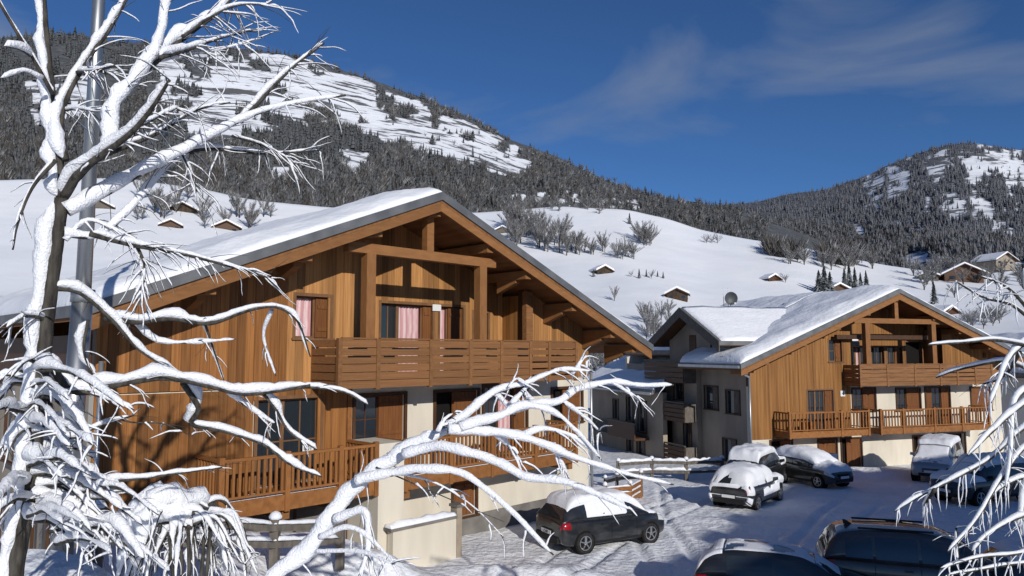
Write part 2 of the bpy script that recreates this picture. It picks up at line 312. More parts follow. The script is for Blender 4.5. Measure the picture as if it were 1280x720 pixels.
def terrain_mat(name, floor, rock, streak):  # floor: undergrowth plus tree shade on the snow, painted dark where forest stands
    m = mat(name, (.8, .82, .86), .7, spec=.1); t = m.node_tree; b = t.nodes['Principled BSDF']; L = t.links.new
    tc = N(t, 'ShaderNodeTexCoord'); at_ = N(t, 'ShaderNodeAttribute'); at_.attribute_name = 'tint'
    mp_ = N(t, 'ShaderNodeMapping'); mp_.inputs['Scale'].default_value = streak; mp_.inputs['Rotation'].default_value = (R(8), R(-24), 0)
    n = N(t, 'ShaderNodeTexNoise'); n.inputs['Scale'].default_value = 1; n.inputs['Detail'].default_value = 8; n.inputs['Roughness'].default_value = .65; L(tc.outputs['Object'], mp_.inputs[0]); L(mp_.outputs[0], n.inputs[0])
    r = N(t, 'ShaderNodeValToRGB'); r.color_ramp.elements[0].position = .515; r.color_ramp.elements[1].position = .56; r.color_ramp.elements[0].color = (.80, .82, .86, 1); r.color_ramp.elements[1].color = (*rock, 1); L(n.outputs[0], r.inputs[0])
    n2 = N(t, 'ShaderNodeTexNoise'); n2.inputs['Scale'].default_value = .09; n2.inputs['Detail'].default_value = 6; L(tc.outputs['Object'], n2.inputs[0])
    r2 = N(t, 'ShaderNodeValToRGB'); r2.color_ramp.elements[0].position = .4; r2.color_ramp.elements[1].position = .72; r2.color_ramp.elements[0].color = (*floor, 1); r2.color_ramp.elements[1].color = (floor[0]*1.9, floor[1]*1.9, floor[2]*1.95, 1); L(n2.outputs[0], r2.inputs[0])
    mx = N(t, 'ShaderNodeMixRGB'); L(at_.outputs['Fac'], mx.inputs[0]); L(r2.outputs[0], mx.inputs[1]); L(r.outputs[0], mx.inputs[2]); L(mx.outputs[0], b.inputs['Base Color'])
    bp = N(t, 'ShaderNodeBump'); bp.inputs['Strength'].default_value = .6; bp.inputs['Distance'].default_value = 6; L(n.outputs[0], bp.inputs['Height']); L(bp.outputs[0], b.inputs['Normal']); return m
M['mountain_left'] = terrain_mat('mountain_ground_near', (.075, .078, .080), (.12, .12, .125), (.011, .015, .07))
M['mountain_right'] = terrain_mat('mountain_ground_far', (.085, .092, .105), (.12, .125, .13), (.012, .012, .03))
hill.mesh('snowy_hillside', 'snow_hill', 400, 90)
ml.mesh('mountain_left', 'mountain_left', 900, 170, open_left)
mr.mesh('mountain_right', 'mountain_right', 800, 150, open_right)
# ---- forest: thousands of far conifers and bare trees that read as one mass
def forest_mat(name, dark, frost, amt):
    m = mat(name, dark, .9, spec=.1); t = m.node_tree; b = t.nodes['Principled BSDF']; L = t.links.new
    a = N(t, 'ShaderNodeAttribute'); a.attribute_name = 'tint'; ge = N(t, 'ShaderNodeNewGeometry'); sx = N(t, 'ShaderNodeSeparateXYZ'); L(ge.outputs['Normal'], sx.inputs[0])
    n = N(t, 'ShaderNodeTexNoise'); n.inputs['Scale'].default_value = .55; n.inputs['Detail'].default_value = 3; L(ge.outputs['Position'], n.inputs[0])
    ad = N(t, 'ShaderNodeMath', operation='MULTIPLY_ADD'); ad.inputs[1].default_value = .5; L(sx.outputs[2], ad.inputs[0]); L(n.outputs[0], ad.inputs[2])
    ad2 = N(t, 'ShaderNodeMath', operation='MULTIPLY_ADD'); ad2.inputs[1].default_value = .55; L(a.outputs['Fac'], ad2.inputs[0]); L(ad.outputs[0], ad2.inputs[2])
    r = N(t, 'ShaderNodeValToRGB'); r.color_ramp.elements[0].position = amt; r.color_ramp.elements[1].position = amt+.45; r.color_ramp.elements[0].color = (*dark, 1); r.color_ramp.elements[1].color = (*frost, 1)
    L(ad2.outputs[0], r.inputs[0]); L(r.outputs[0], b.inputs['Base Color']); return m
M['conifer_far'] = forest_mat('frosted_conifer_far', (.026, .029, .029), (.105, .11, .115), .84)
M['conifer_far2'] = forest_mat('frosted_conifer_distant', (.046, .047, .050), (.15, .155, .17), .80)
M['bare_far'] = forest_mat('bare_wood_far', (.085, .078, .072), (.26, .26, .26), .80)
def cone_template(levels, k):
    V = []; F = []
    for (z0, z1, rad) in levels:
        n = len(V); V += [(rad*math.cos(6.283*i/k+z0), rad*math.sin(6.283*i/k+z0), z0) for i in range(k)]+[(0, 0, z1)]; F += [(n+i, n+(i+1) % k, n+k) for i in range(k)]
    return np.array(V), np.array(F)
TC = cone_template([(.06, .55, .17), (.32, .8, .125), (.6, 1.0, .075)], 6)
_rb = np.random.RandomState(5)
def bare_template():
    V = []; F = []
    for i in range(22):
        a = _rb.rand()*6.28; l = .5+.5*_rb.rand(); sp = .42*_rb.rand(); z0 = .05+.35*_rb.rand(); b = np.array([sp*math.cos(a)*.3, sp*math.sin(a)*.3, z0]); e = np.array([sp*math.cos(a), sp*math.sin(a), min(1, z0+l*.6)])
        s = np.array([-math.sin(a+1), math.cos(a+1), 0])*.028; n = len(V); V += [b-s, b+s, e]; F += [(n, n+1, n+2)]
    return np.array(V), np.array(F)
TB = bare_template()
def scatter(name, H, T, m, n, box, keep, hmin, hmax, sink=.3, seed=1, wide=1.0):
    rs = np.random.RandomState(seed); px = rs.uniform(box[0], box[1], n); py = rs.uniform(box[2], box[3], n)
    k = keep(px, py, rs); P, hit, r = H.place(px[k], py[k]); P = P[hit]
    h = rs.uniform(hmin, hmax, len(P))*(.5+.95*rs.rand(len(P))**1.6)*(.8+.5*fbm(P[:, 0]/60, P[:, 1]/60, 3)); a = rs.rand(len(P))*6.28; wd = wide*(.8+.5*rs.rand(len(P)))
    V, F = T; c, s_ = np.cos(a), np.sin(a)
    x = (V[None, :, 0]*c[:, None]-V[None, :, 1]*s_[:, None])*(h*wd)[:, None]+P[:, 0:1]; y = (V[None, :, 0]*s_[:, None]+V[None, :, 1]*c[:, None])*(h*wd)[:, None]+P[:, 1:2]; z = V[None, :, 2]*h[:, None]+P[:, 2:3]-sink
    VV = np.stack([x, y, z], 2).reshape(-1, 3); FF = (F[None]+(np.arange(len(P))*len(V))[:, None, None]).reshape(-1, 3)
    o = np_mesh(name, VV, FF, m, tint=np.repeat(rs.rand(len(P)), len(V))); tag(o, kind='stuff'); return o
def keep_left(px, py, rs):
    o = open_left(px, py) > .5
    return (~o) | (rs.rand(len(px)) < .012*(px > 470))
belt = lambda px, py: (px > 790) & (py > 258+(px-800)*.10) & (py < 338)
tag(scatter('conifer_forest', ml, TC, 'conifer_far', 42000, (-60, 960, 40, 305), lambda x, y, r: keep_left(x, y, r) & (fbm(x/24., y/34., 4) > .36), 7, 13, seed=2), 'dark frosted conifer forest covering the slope of the left mountain', 'forest')
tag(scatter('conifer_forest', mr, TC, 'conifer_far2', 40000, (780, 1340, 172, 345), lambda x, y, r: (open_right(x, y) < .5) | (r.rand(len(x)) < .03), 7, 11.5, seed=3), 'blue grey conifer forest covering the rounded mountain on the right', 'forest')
tag(scatter('bare_woodland', mr, TB, 'bare_far', 9000, (800, 1340, 262, 345), lambda x, y, r: belt(x, y) & (open_right(x, y) < .5), 7, 12, seed=4, wide=1.3), 'brown grey bare woodland along the foot of the right mountain', 'woodland')
tag(scatter('bare_woodland', ml, TB, 'bare_far', 19000, (-60, 960, 120, 305), lambda x, y, r: (keep_left(x, y, r)) & ((fbm(x/50.+3, y/30., 3) > .5) | ((y > 205) & (r.rand(len(x)) < .6))), 8, 13, seed=6, wide=1.3), 'grey bare woodland between the conifers low on the left mountain', 'woodland')
tag(scatter('bare_woodland', hill, TB, 'bare_far', 2600, (960, 1170, 296, 336), lambda x, y, r: (fbm(x/30.+3, y/14., 3) > .42) & (y < 318+.13*(x-990)+6) & (y > 300+.1*(x-990)), 5, 8, seed=8, wide=1.2), 'frosted bare thicket along the right rim of the snowy hill', 'woodland')
# ================================================================== buildings
def wall_cells(root, name, m, x0, x1, z0, ztop, holes, y0, y1, label=None, maxstep=99):
    """a wall x0..x1 with rectangular openings; ztop is a function of x (gable) or a number"""
    zt = ztop if callable(ztop) else (lambda x: ztop)
    xsb = sorted({x0, x1, *[h[0] for h in holes if x0 < h[0] < x1], *[h[1] for h in holes if x0 < h[1] < x1], *[k for k in getattr(zt, 'knots', []) if x0 < k < x1]})
    b = MB()
    for a, c in zip(xsb, xsb[1:]):
        mid = (a+c)/2; cuts = sorted([(max(h[2], z0), h[3]) for h in holes if h[0] <= mid <= h[1] and h[3] > z0]); z = z0
        for (ha, hb) in cuts:
            if ha > z+.001: b.box(a, c, y0, y1, z, min(ha, zt(mid)))
            z = max(z, hb)
        if z < min(zt(a), zt(c))-.01: b.box(a, c, y0, y1, z, zt(a), zt(c))
    return b.build(name, m, root, label=label)
def cladding(root, m, x0, x1, zbot, ztop, holes, yf, wd, single=True, th=.045, seed=1, name='plank'):
    rs = random.Random(seed); n = max(1, round((x1-x0)/wd)); wd = (x1-x0)/n; allb = MB(); out = []
    zb_ = zbot if callable(zbot) else (lambda x: zbot)
    for i in range(n):
        a = x0+i*wd+.004; c = x0+(i+1)*wd-.004; mid = (a+c)/2; z = zb_(mid); pr = yf-rs.uniform(0, .012); segs = []
        for ha, hb in sorted((h[2], h[3]) for h in holes if h[0]-.02 < mid < h[1]+.02):
            if ha > z+.03: segs.append((z, ha, ha))
            z = max(z, hb)
        if min(ztop(a), ztop(c)) > z+.03: segs.append((z, ztop(a), ztop(c)))
        for (q0, q1, q2) in segs:
            t = MB() if single else allb; t.box(a, c, pr-th, yf, q0, q1, q2)
            if single: out.append(t.build(name, m, root))
    if not single: out.append(allb.build('cladding', m, root, kind='stuff'))
    return out
def window(root, x0, x1, z0, z1, panes, yf=0.0, depth=.16, trim=.09, tm='frame_wood', name='window', single=True, sill=True):
    """frame (the window's own mesh) with panes, curtains and shutters as its parts"""
    f = MB(); p = yf-.06
    if trim:
        f.box(x0-trim, x0, p, yf+.02, z0, z1+trim); f.box(x1, x1+trim, p, yf+.02, z0, z1+trim); f.box(x0, x1, p+.004, yf+.02, z1, z1+trim)
    if sill: f.box(x0-.12, x1+.12, p-.05, yf+.02, z0-.06, z0-.002)
    W = x1-x0; x = x0; yb = yf+depth; todo = []
    for kind, fr in panes:
        a, c = x, x+W*fr; x = c; todo.append((kind, a, c))
        if kind in ('glass', 'curtain', 'half'):
            e = .055; f.box(a, a+e, yb-.05, yb, z0, z1); f.box(c-e, c, yb-.05, yb, z0, z1); f.box(a+e, c-e, yb-.046, yb, z1-e, z1); f.box(a+e, c-e, yb-.046, yb, z0, z0+e)
            if kind == 'glass' and (z1-z0) > .9:
                f.box(a+e, c-e, yb-.035, yb-.01, (z0+z1)/2-.018, (z0+z1)/2+.018)
                if c-a > .6: f.box((a+c)/2-.018, (a+c)/2+.018, yb-.037, yb-.008, z0+e, z1-e)
    w_ = f.build(name, tm, root)
    for kind, a, c in todo:
        if kind == 'glass': MB().box(a+.05, c-.05, yb-.02, yb-.012, z0+.05, z1-.05).build('pane', 'glass', w_); MB().box(a, c, yb+.10, yb+.12, z0, z1).build('room_shade', 'dark', w_)
        elif kind == 'dark': MB().box(a, c, yb+.02, yb+.05, z0, z1).build('opening', 'dark', w_)
        elif kind == 'curtain':
            k = 24; P = [[(a+.05+(c-a-.1)*i/k, yb+.03+.03*math.sin(i*1.9), z) for z in (z0+.05, z1-.05)] for i in range(k+1)]; MB().grid(P).build('curtain', 'curtain', w_, smooth=True)
        elif kind in ('shutter', 'door'):
            s = MB(); n = max(2, int((c-a)/.16)); q = (c-a)/n
            for i in range(n): s.box(a+i*q+.003, a+(i+1)*q-.003, yb-.10, yb-.05, z0+.02, z1-.02)
            s.box(a+.05, c-.05, yb-.125, yb-.10, z0+.2, z0+.3); s.box(a+.05, c-.05, yb-.125, yb-.10, z1-.32, z1-.22)
            s.build('shutter' if kind == 'shutter' else 'door_leaf', 'shutter', w_)
    return w_
def snow_sheet(name, root, P, T, m='snow', seed=0, top=True):
    """P[i][j]: roof surface points, T[i][j]: snow depth; closed rounded blanket"""
    b = MB(); a = len(P); c = len(P[0])
    up = [[Vector(P[i][j])+Vector((0, 0, max(.004, T[i][j]))) for j in range(c)] for i in range(a)]
    b.grid(up)
    edge = [(0, j) for j in range(c)]+[(i, c-1) for i in range(1, a)]+[(a-1, j) for j in range(c-2, -1, -1)]+[(i, 0) for i in range(a-2, 0, -1)]
    n = len(b.v)
    for (i, j) in edge: b.v.append(tuple(Vector(P[i][j])+Vector((0, 0, .003))))
    k = len(edge)
    for q in range(k):
        i, j = edge[q]; i2, j2 = edge[(q+1) % k]; b.f.append((i*c+j, n+q, n+(q+1) % k, i2*c+j2))
    return b.build(name, m, root, smooth=True)
def gable_roof(root, xa, za, xl, xr, slope, y0, y1, snow, th=.34, board='beam', fh=.30, inset=.10, seed=0, edge_m='zinc', front_lip=True, ends=(1, 1), boards=True):
    zt = lambda x: za-slope*abs(x-xa)
    for (p, q) in ((xl, xa), (xa, xr)):
        MB().hexa([(p, y0, zt(p)-th), (q, y0, zt(q)-th), (q, y1, zt(q)-th), (p, y1, zt(p)-th), (p, y0, zt(p)-th+.1), (q, y0, zt(q)-th+.1), (q, y1, zt(q)-th+.1), (p, y1, zt(p)-th+.1)]).build('soffit', 'soffit', root)
        e = .05 if p == xl else 0; e2 = .05 if q == xr else 0
        MB().hexa([(p-e, y0-.06, zt(p-e)-th+.1), (q+e2, y0-.06, zt(q+e2)-th+.1), (q+e2, y1+.06, zt(q+e2)-th+.1), (p-e, y1+.06, zt(p-e)-th+.1), (p-e, y0-.06, zt(p-e)), (q+e2, y0-.06, zt(q+e2)), (q+e2, y1+.06, zt(q+e2)), (p-e, y1+.06, zt(p-e))]).build('roof', edge_m, root)
        if boards: MB().hexa([(p, y0+.0, zt(p)-th-fh), (q, y0+.0, zt(q)-th-fh), (q, y0+.07, zt(q)-th-fh), (p, y0+.07, zt(p)-th-fh), (p, y0, zt(p)-th-.003), (q, y0, zt(q)-th-.003), (q, y0+.07, zt(q)-th-.003), (p, y0+.07, zt(p)-th-.003)]).build('bargeboard', board, root)
    nx, ny = 110, 60; P = []; T = []
    for i in range(nx+1):
        x = xl+inset*.4+(xr-xl-inset*.8)*i/nx; rp = []; rt = []
        for j in range(ny+1):
            f = j/ny; ya_ = y0+(inset if ends[0] else 0); yb_ = y1-(inset if ends[1] else 0); y = ya_+(yb_-ya_)*(f**1.3)
            dx = min(x-xl, xr-x); dy = min(y-y0 if ends[0] else 9, y1-y if ends[1] else 9); e = min(1, (max(0, dx-inset*.4)/.35)**.5 if dx < .6 else 1); ey = min(1, (max(0, dy-inset)/.9)**.6)
            t = snow*(.25+.75*e)*(.22+.78*ey)*(.95+.35*mnoise.noise(Vector((x*.45+seed, y*.45, 0))))+.06*mnoise.noise(Vector((x*1.3, y*1.3, seed)))+.025*mnoise.noise(Vector((x*4, y*4, seed)))
            # the ridge is rounded off
            rp.append((x, y, zt(x)-.03)); rt.append(t+.03+(-.10*max(0, 1-abs(x-xa)/.8)*snow if snow else 0))
        P.append(rp); T.append(rt)
    snow_sheet('roof_snow', root, P, T)
    return zt
def balustrade(root, x0, x1, yf, zf, zr, posts, pitch, single, m='wood_rail', fh=.33, left=True, right=True, ret=0.0, sn=None):
    MB().box(x0, x1, yf+.05, -.005, zf-.16, zf-.02).build('balcony_floor', m, root)
    MB().box(x0-.03, x1+.03, yf-.02, yf+.048, zf-fh, zf+.04).build('fascia_board', m, root)
    st = MB()
    def S_(nm, *a):
        if single: stick(nm, m, root, *a)
        else: st.box(*a)
    for sx, on in ((x0, left), (x1, right)):
        if on:
            MB().box(sx-.03, sx+.03, yf+.05, -.01, zf-fh, zf+.04).build('fascia_board', m, root)
            S_('handrail', sx-.045, sx+.045, yf+.05, -.01, zr-.07, zr)
            S_('bottom_rail', sx-.03, sx+.03, yf+.05, -.01, zf+.10, zf+.15)
            n = int((-yf-.2)/pitch)
            for i in range(n): y = yf+.16+(-yf-.25)*(i+.5)/n; S_('baluster', sx-.022, sx+.022, y-.03, y+.03, zf+.15, zr-.07)
    ps = [x0, *posts, x1]
    for p in ps: S_('post', p-.065, p+.065, yf-.05, yf+.075, zf-fh-.03, zr+.05)
    for a, b in zip(ps, ps[1:]):
        S_('handrail', a+.065, b-.065, yf-.045, yf+.045, zr-.07, zr); S_('bottom_rail', a+.065, b-.065, yf-.03, yf+.03, zf+.10, zf+.15)
        n = max(1, round((b-a)/pitch)); q = (b-a-.13)/n
        for i in range(n): x = a+.065+(i+.5)*q; S_('baluster', x-.032, x+.032, yf-.022, yf+.022, zf+.15, zr-.07)
    if not single: st.build('balustrade', m, root, kind='stuff')
def board_balcony(root, x0, x1, yf, z0, z1, posts, nb, single, gaps, m='wood_board', left=True, right=True):
    MB().box(x0, x1, yf+.06, -.005, z0+.0, z0+.16).build('balcony_floor', m, root)
    ps = [x0, *posts, x1]; st = MB(); h = (z1-z0)/nb
    for k, p in enumerate(ps):
        if single: stick('post', m, root, p-.06, p+.06, yf-.045, yf+.08, z0-.04, z1+.02)
        else: st.box(p-.06, p+.06, yf-.045, yf+.08, z0-.04, z1+.02)
    for k, (a, b) in enumerate(zip(ps, ps[1:])):
        for i in range(nb):
            gp = gaps(k, i)
            q = (a+.06, b-.06, yf-.02+(.006 if i % 2 else 0), yf+.025, z0+i*h+.004, z0+(i+1)*h-gp)
            if single: stick('balcony_board', m, root, *q)
            else: st.box(*q)
        q = (a+.06, b-.06, yf-.05, yf+.05, z1-.002, z1+.045)
        if single: stick('handrail', m, root, *q)
        else: st.box(*q)
    for sx, on in ((x0, left), (x1, right)):
        if on:
            for i in range(nb):
                q = (sx-.022, sx+.022, yf+.081, -.01, z0+i*h+.004, z0+(i+1)*h-.02)
                if single: stick('balcony_board', m, root, *q)
                else: st.box(*q)
    if not single: st.build('board_railing', m, root, kind='stuff')
def zfun(f, *knots):
    class Z:
        def __call__(s, x): return f(x)
    z = Z(); z.knots = list(knots); return z
# ------------------------------------------------------------------ the big chalet in front
side_window_later = []
A = thing('chalet', 'large larch clad chalet with cream lower walls and snowy roof, nearest house', 'chalet', (2.961, 28.848, 0), R(45.8))
AX = -8.9; SLA = .404
zA = lambda x: 10.62-SLA*abs(x-AX)
under = zfun(lambda x: zA(x)-.345, AX)
W_A = [(-13.66, -11.84, 2.42, 4.66), (-10.70, -8.95, 3.26, 4.62), (-7.72, -5.90, 3.26, 4.62), (-5.62, -3.55, 2.42, 4.74), (-2.12, -.42, 3.26, 4.52), (-6.95, -5.98, .62, 1.84), (-12.5, -10.85, .5, 1.95)]
U_A = [(-12.66, -11.60, 6.28, 7.42)]
LG = (-10.45, -3.62, 5.05, 12.0)
wall_cells(A, 'wall', 'cream', -17.5, 0, -1.2, 4.95, W_A, 0, .3)
MB().box(-17.5, .0, -.055, -.002, -1.2, .62).build('plinth', 'concrete', A)
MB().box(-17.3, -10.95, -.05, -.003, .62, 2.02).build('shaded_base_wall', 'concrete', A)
wall_cells(A, 'upper_wall', 'dark_wood', -17.5, 0, 4.95, under, U_A+[LG], 0, .3)
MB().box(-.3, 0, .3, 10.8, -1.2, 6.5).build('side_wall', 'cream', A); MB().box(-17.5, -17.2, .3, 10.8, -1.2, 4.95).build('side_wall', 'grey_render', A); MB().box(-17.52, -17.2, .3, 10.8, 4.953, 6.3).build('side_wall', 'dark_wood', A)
for y_ in (2.2, 5.6):
    for z_ in (.6, 2.9): side_window_later.append((y_, y_+1.3, z_, z_+1.35))
wall_cells(A, 'back_wall', 'wood_far', -17.5, 0, -1.2, under, [], 10.8, 11.1)
# cladding boards, each one a plank
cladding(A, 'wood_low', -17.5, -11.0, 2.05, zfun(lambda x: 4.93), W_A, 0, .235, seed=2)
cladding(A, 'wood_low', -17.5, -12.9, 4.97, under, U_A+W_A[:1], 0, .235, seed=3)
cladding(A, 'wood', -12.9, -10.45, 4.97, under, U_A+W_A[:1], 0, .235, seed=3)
cladding(A, 'wood', -3.62, 0, 4.97, under, [], 0, .235, seed=4)
MB().box(-10.98, -10.84, -.07, -.002, 2.42, 4.93).build('corner_trim', 'wood_rail', A)
# windows
window(A, *W_A[0][:4], [('glass', .42), ('glass', .58)], tm='frame_wood', name='balcony_door', sill=False)
window(A, *W_A[1], [('glass', .5), ('shutter', .5)], tm='dark_wood'); window(A, *W_A[2], [('dark', .42), ('shutter', .58)], tm='dark_wood')
window(A, *W_A[3], [('glass', .36), ('curtain', .38), ('shutter', .26)], tm='dark_wood', name='balcony_door', sill=False)
window(A, *W_A[4], [('dark', .4), ('shutter', .6)], tm='dark_wood'); window(A, *W_A[5], [('shutter', .5), ('shutter', .5)], tm='dark_wood')
window(A, *W_A[6], [('dark', .45), ('door', .55)], tm='dark_wood', name='basement_door', sill=False)
window(A, *U_A[0], [('curtain', .62), ('shutter', .38)], tm='frame_wood')
# loggia
by = 1.15
D1 = (-9.05, -6.95, 5.12, 7.45); D2 = (-6.62, -5.55, 5.12, 7.45); D3 = (-5.05, -4.35, 5.12, 7.3)
wall_cells(A, 'loggia_wall', 'soffit', -10.45, -3.62, 4.95, under, [D1, D2, D3], by, by+.25)
cladding(A, 'wood', -10.45, -3.62, 5.11, under, [D1, D2, D3], by, .235, seed=8)
window(A, *D1, [('glass', .36), ('curtain', .48), ('shutter', .16)], yf=by, name='balcony_door', sill=False); window(A, *D2, [('curtain', .42), ('shutter', .58)], yf=by, name='balcony_door', sill=False); window(A, *D3, [('glass', 1.0)], yf=by, name='balcony_door', sill=False)
MB().box(-10.70, -10.45, .3, by, 5.0, under(-10.6)).build('loggia_side', 'wood_far', A); MB().box(-3.62, -3.37, .3, by, 5.0, under(-3.4)-.12).build('loggia_side', 'wood_far', A)
MB().box(-10.45, -3.62, .3, by+.3, 4.93, 5.1).build('loggia_floor', 'wood_rail', A)
plate = MB().box(-6.98, -6.62, by-.10, by-.065, 7.28, 7.5).build('plate', 'plate', A)
yc = -1.0
for x in (-11.0, -6.72): stick('post', 'beam', A, x-.15, x+.15, yc-.14, yc+.14, 4.96, 8.62)
MB().box(-11.75, -6.15, yc-.13, yc+.13, 8.62, 8.9).build('tie_beam', 'beam', A)
MB().box(-9.02, -8.76, yc-.12, yc+.12, 8.9, zA(AX)-.36).build('king_post', 'beam', A)
MB().box(-3.78, -3.44, -.26, -.06, 4.96, under(-3.44)-.02).build('post', 'wood_board', A)
for x in (-15.6, -13.15, -11.0, AX, -6.72, -4.95, -2.55, -.28, 1.1):
    zt = zA(x)-.36-.06; d = .28
    MB().box(x-.13, x+.13, -1.44, by+.2 if -10.4 < x < -3.7 else -.06, zt-d, zt).build('purlin', 'beam', A)
    b = MB(); zb = zt-d-.004          # shaped bracket under each purlin end
    b.hexa([(x-.11, -.95, zb-.10), (x+.11, -.95, zb-.10), (x+.11, -.06, zb-.42), (x-.11, -.06, zb-.42), (x-.11, -.95, zb), (x+.11, -.95, zb), (x+.11, -.06, zb), (x-.11, -.06, zb)])
    if x not in (-11.0, AX, -6.72): b.build('bracket', 'beam', A)
gable_roof(A, AX, 10.62, -18.15, 2.05, SLA, -1.62, 11.6, .40, seed=3, edge_m='zinc', fh=.24)
# balconies
board_balcony(A, -12.15, -2.45, -1.42, 4.93, 6.24, [-10.95, -9.1, -7.55, -6.2, -4.85, -3.9], 6, True, lambda k, i: .05 if k >= 5 and i < 5 else .012)
slots = [(1, 4, .25, .75), (2, 4, .35, .9), (2, 3, .3, .8), (3, 4, .5, .85), (3, 3, .5, .85), (4, 4, .55, .9), (4, 3, .55, .92), (1, 3, .1, .3), (0, 4, .2, .7), (0, 3, .2, .8)]
PSA = [-12.15, -10.95, -9.1, -7.55, -6.2, -4.85, -3.9, -2.45]
for k, i, f0, f1 in slots:
    a, b_ = PSA[k], PSA[k+1]; z = 4.93+(i+1)*(1.31/6); MB().box(a+(b_-a)*f0, a+(b_-a)*f1, -1.447, -1.437, z-.045, z-.005).build('slot', 'dark', A)
balustrade(A, -15.2, -10.95, -1.42, 2.42, 3.44, [-13.55, -12.05], .17, True)
balustrade(A, -9.95, -2.5, -1.42, 2.40, 3.44, [-8.3, -6.6, -4.6], .17, True)
MB().box(-10.88, -10.02, -1.44, -.003, -.2, 3.42).build('dividing_wall', 'cream', A)
text('sign_lettering', '- OTTIIVIS', .15, 'ink_blue', A, (-10.4, -1.446, 3.12))
for x in (-9.8, -2.65): MB().box(x-.1, x+.1, -1.3, -.06, 1.82, 2.06).build('bracket', 'beam', A)
for x in (-15.0, -13.5, -12.0): MB().box(x-.1, x+.1, -1.3, -.06, 1.84, 2.08).build('bracket', 'beam', A)
MB().cyl((-17.42, -.16, .3), (-17.42, -.16, 5.7), .055).build('downpipe', 'zinc_light', A, smooth=True)
MB().cyl((.09, -.10, .4), (.09, -.10, 5.6), .05).build('downpipe', 'zinc_light', A, smooth=True)
MB().box(2.03, 2.2, -1.5, 11.4, 5.92, 6.06).build('gutter', 'zinc', A)
door_plate = MB().box(-12.35, -12.02, -.03, -.02, 3.2, 3.42).build('plate', 'plate', A); text('sign_lettering', '001', .17, 'ink', A, (-12.19, -.036, 3.31))
MB().box(-1.95, -1.85, -.16, -.055, 5.72, 5.84).build('tap', 'plastic', A)
sp = []; 
b = MB()
for i in range(34):
    x = -15.0+i*.12; b.box(x, x+.1+.05*random.random(), -1.3, -1.3+.1+.1*random.random(), 2.41, 2.41+.05+.08*random.random())
b.build('balcony_snow', 'snow', A, kind='stuff')
b = MB()
for i in range(50):
    x = -9.7+i*.142; b.box(x, x+.14, -1.33, -1.2+.1*random.random(), 2.39, 2.39+.06+.08*random.random())
b.build('balcony_snow', 'snow', A, kind='stuff')
# low cream wall in front of the chalet
M['old_plaster'] = mat('tan_plaster', (.36, .30, .23), .85, col2=(.28, .23, .17), scale=(3, 3, 3))
lw = thing('garden_wall', 'low cream garden wall with snow coping in front of the nearest chalet', 'wall', (2.961, 28.848, 0), R(45.8))
MB().box(-10.6, -8.35, -1.75, -1.5, -.3, 1.12).build('wall', 'cream', lw); MB().box(-10.7, -8.35, -1.80, -1.45, 1.123, 1.2).build('coping', 'concrete', lw)
MB().box(-8.34, -8.14, -1.76, -1.5, -.3, 1.42).build('pillar', 'old_plaster', lw); MB().box(-8.38, -8.10, -1.82, -1.45, 1.423, 1.5).build('cap', 'concrete', lw)
P = [[(-10.68+2.3*i/30, -1.79+.33*j/6, 1.2) for j in range(7)] for i in range(31)]
snow_sheet('snow', lw, P, [[.02+.13*math.sin(math.pi*j/6)**.5*(.8+.5*mnoise.noise(Vector((i*.25, j*.2, 2)))) for j in range(7)] for i in range(31)])
# ------------------------------------------------------------------ the second chalet, right
B0 = at(940, 590, 39.5)
B = thing('chalet', 'larch and cream chalet with two small balconies, second house on the right', 'chalet', (B0.x, 39.5, 0), R(19))
BX = 9.25; SLB = .388
zB = lambda x: 9.45-SLB*abs(x-BX)
underB = zfun(lambda x: zB(x)-.345, BX)
WB = [(3.72, 5.5, 1.42, 3.78), (1.23, 2.6, .37, 1.12), (4.4, 5.62, -.5, 1.06), (5.98, 7.35, -.5, 1.06), (6.9, 8.5, 2.57, 3.82), (10.1, 11.85, 2.54, 3.76), (12.3, 14.15, 1.42, 3.8), (15.9, 17.5, 2.4, 3.74), (11.2, 12.3, -.6, 1.0), (12.75, 15.2, -.7, 1.05)]
UB = [(5.33, 6.22, 5.36, 6.56)]
LB = (7.0, 13.75, 4.1, 12)
wall_cells(B, 'wall', 'cream', 0, 18.4, -1.8, 4.05, WB, 0, .3)
wall_cells(B, 'upper_wall', 'dark_wood', 0, 18.4, 4.05, underB, UB+[LB], 0, .3)
cladding(B, 'wood_far', 0, 6.72, 1.24, zfun(lambda x: underB(x), BX), WB+UB, 0, .2, single=False, seed=11)
cladding(B, 'wood_far', 6.72, 7.0, 4.06, underB, [], 0, .14, single=False, seed=12); cladding(B, 'wood_far', 13.75, 18.4, 4.06, underB, [], 0, .2, single=False, seed=13)
for h, k, nm in ((WB[0], [('glass', .36), ('glass', .36), ('door', .28)], 'balcony_door'), (WB[1], [('dark', .5), ('shutter', .5)], 'window'), (WB[2], [('door', .5), ('door', .5)], 'basement_door'), (WB[3], [('dark', .3), ('door', .7)], 'basement_door'), (WB[4], [('glass', .5), ('shutter', .5)], 'window'), (WB[5], [('glass', .46), ('shutter', .54)], 'window'), (WB[6], [('door', .3), ('glass', .4), ('door', .3)], 'balcony_door'), (WB[7], [('shutter', .48), ('shutter', .52)], 'window'), (WB[8], [('dark', .4), ('door', .6)], 'basement_door'), (WB[9], [('dark', 1)], 'garage_opening'), (UB[0], [('glass', .6), ('shutter', .4)], 'window')):
    window(B, *h, k, tm='dark_wood' if h not in (UB[0], WB[0]) else 'frame_wood', name=nm, sill=nm == 'window', trim=.08)
e1 = (7.6, 10.5, 4.15, 6.2); e2 = (10.75, 11.9, 4.15, 6.2); e3 = (12.2, 13.5, 4.15, 6.5)
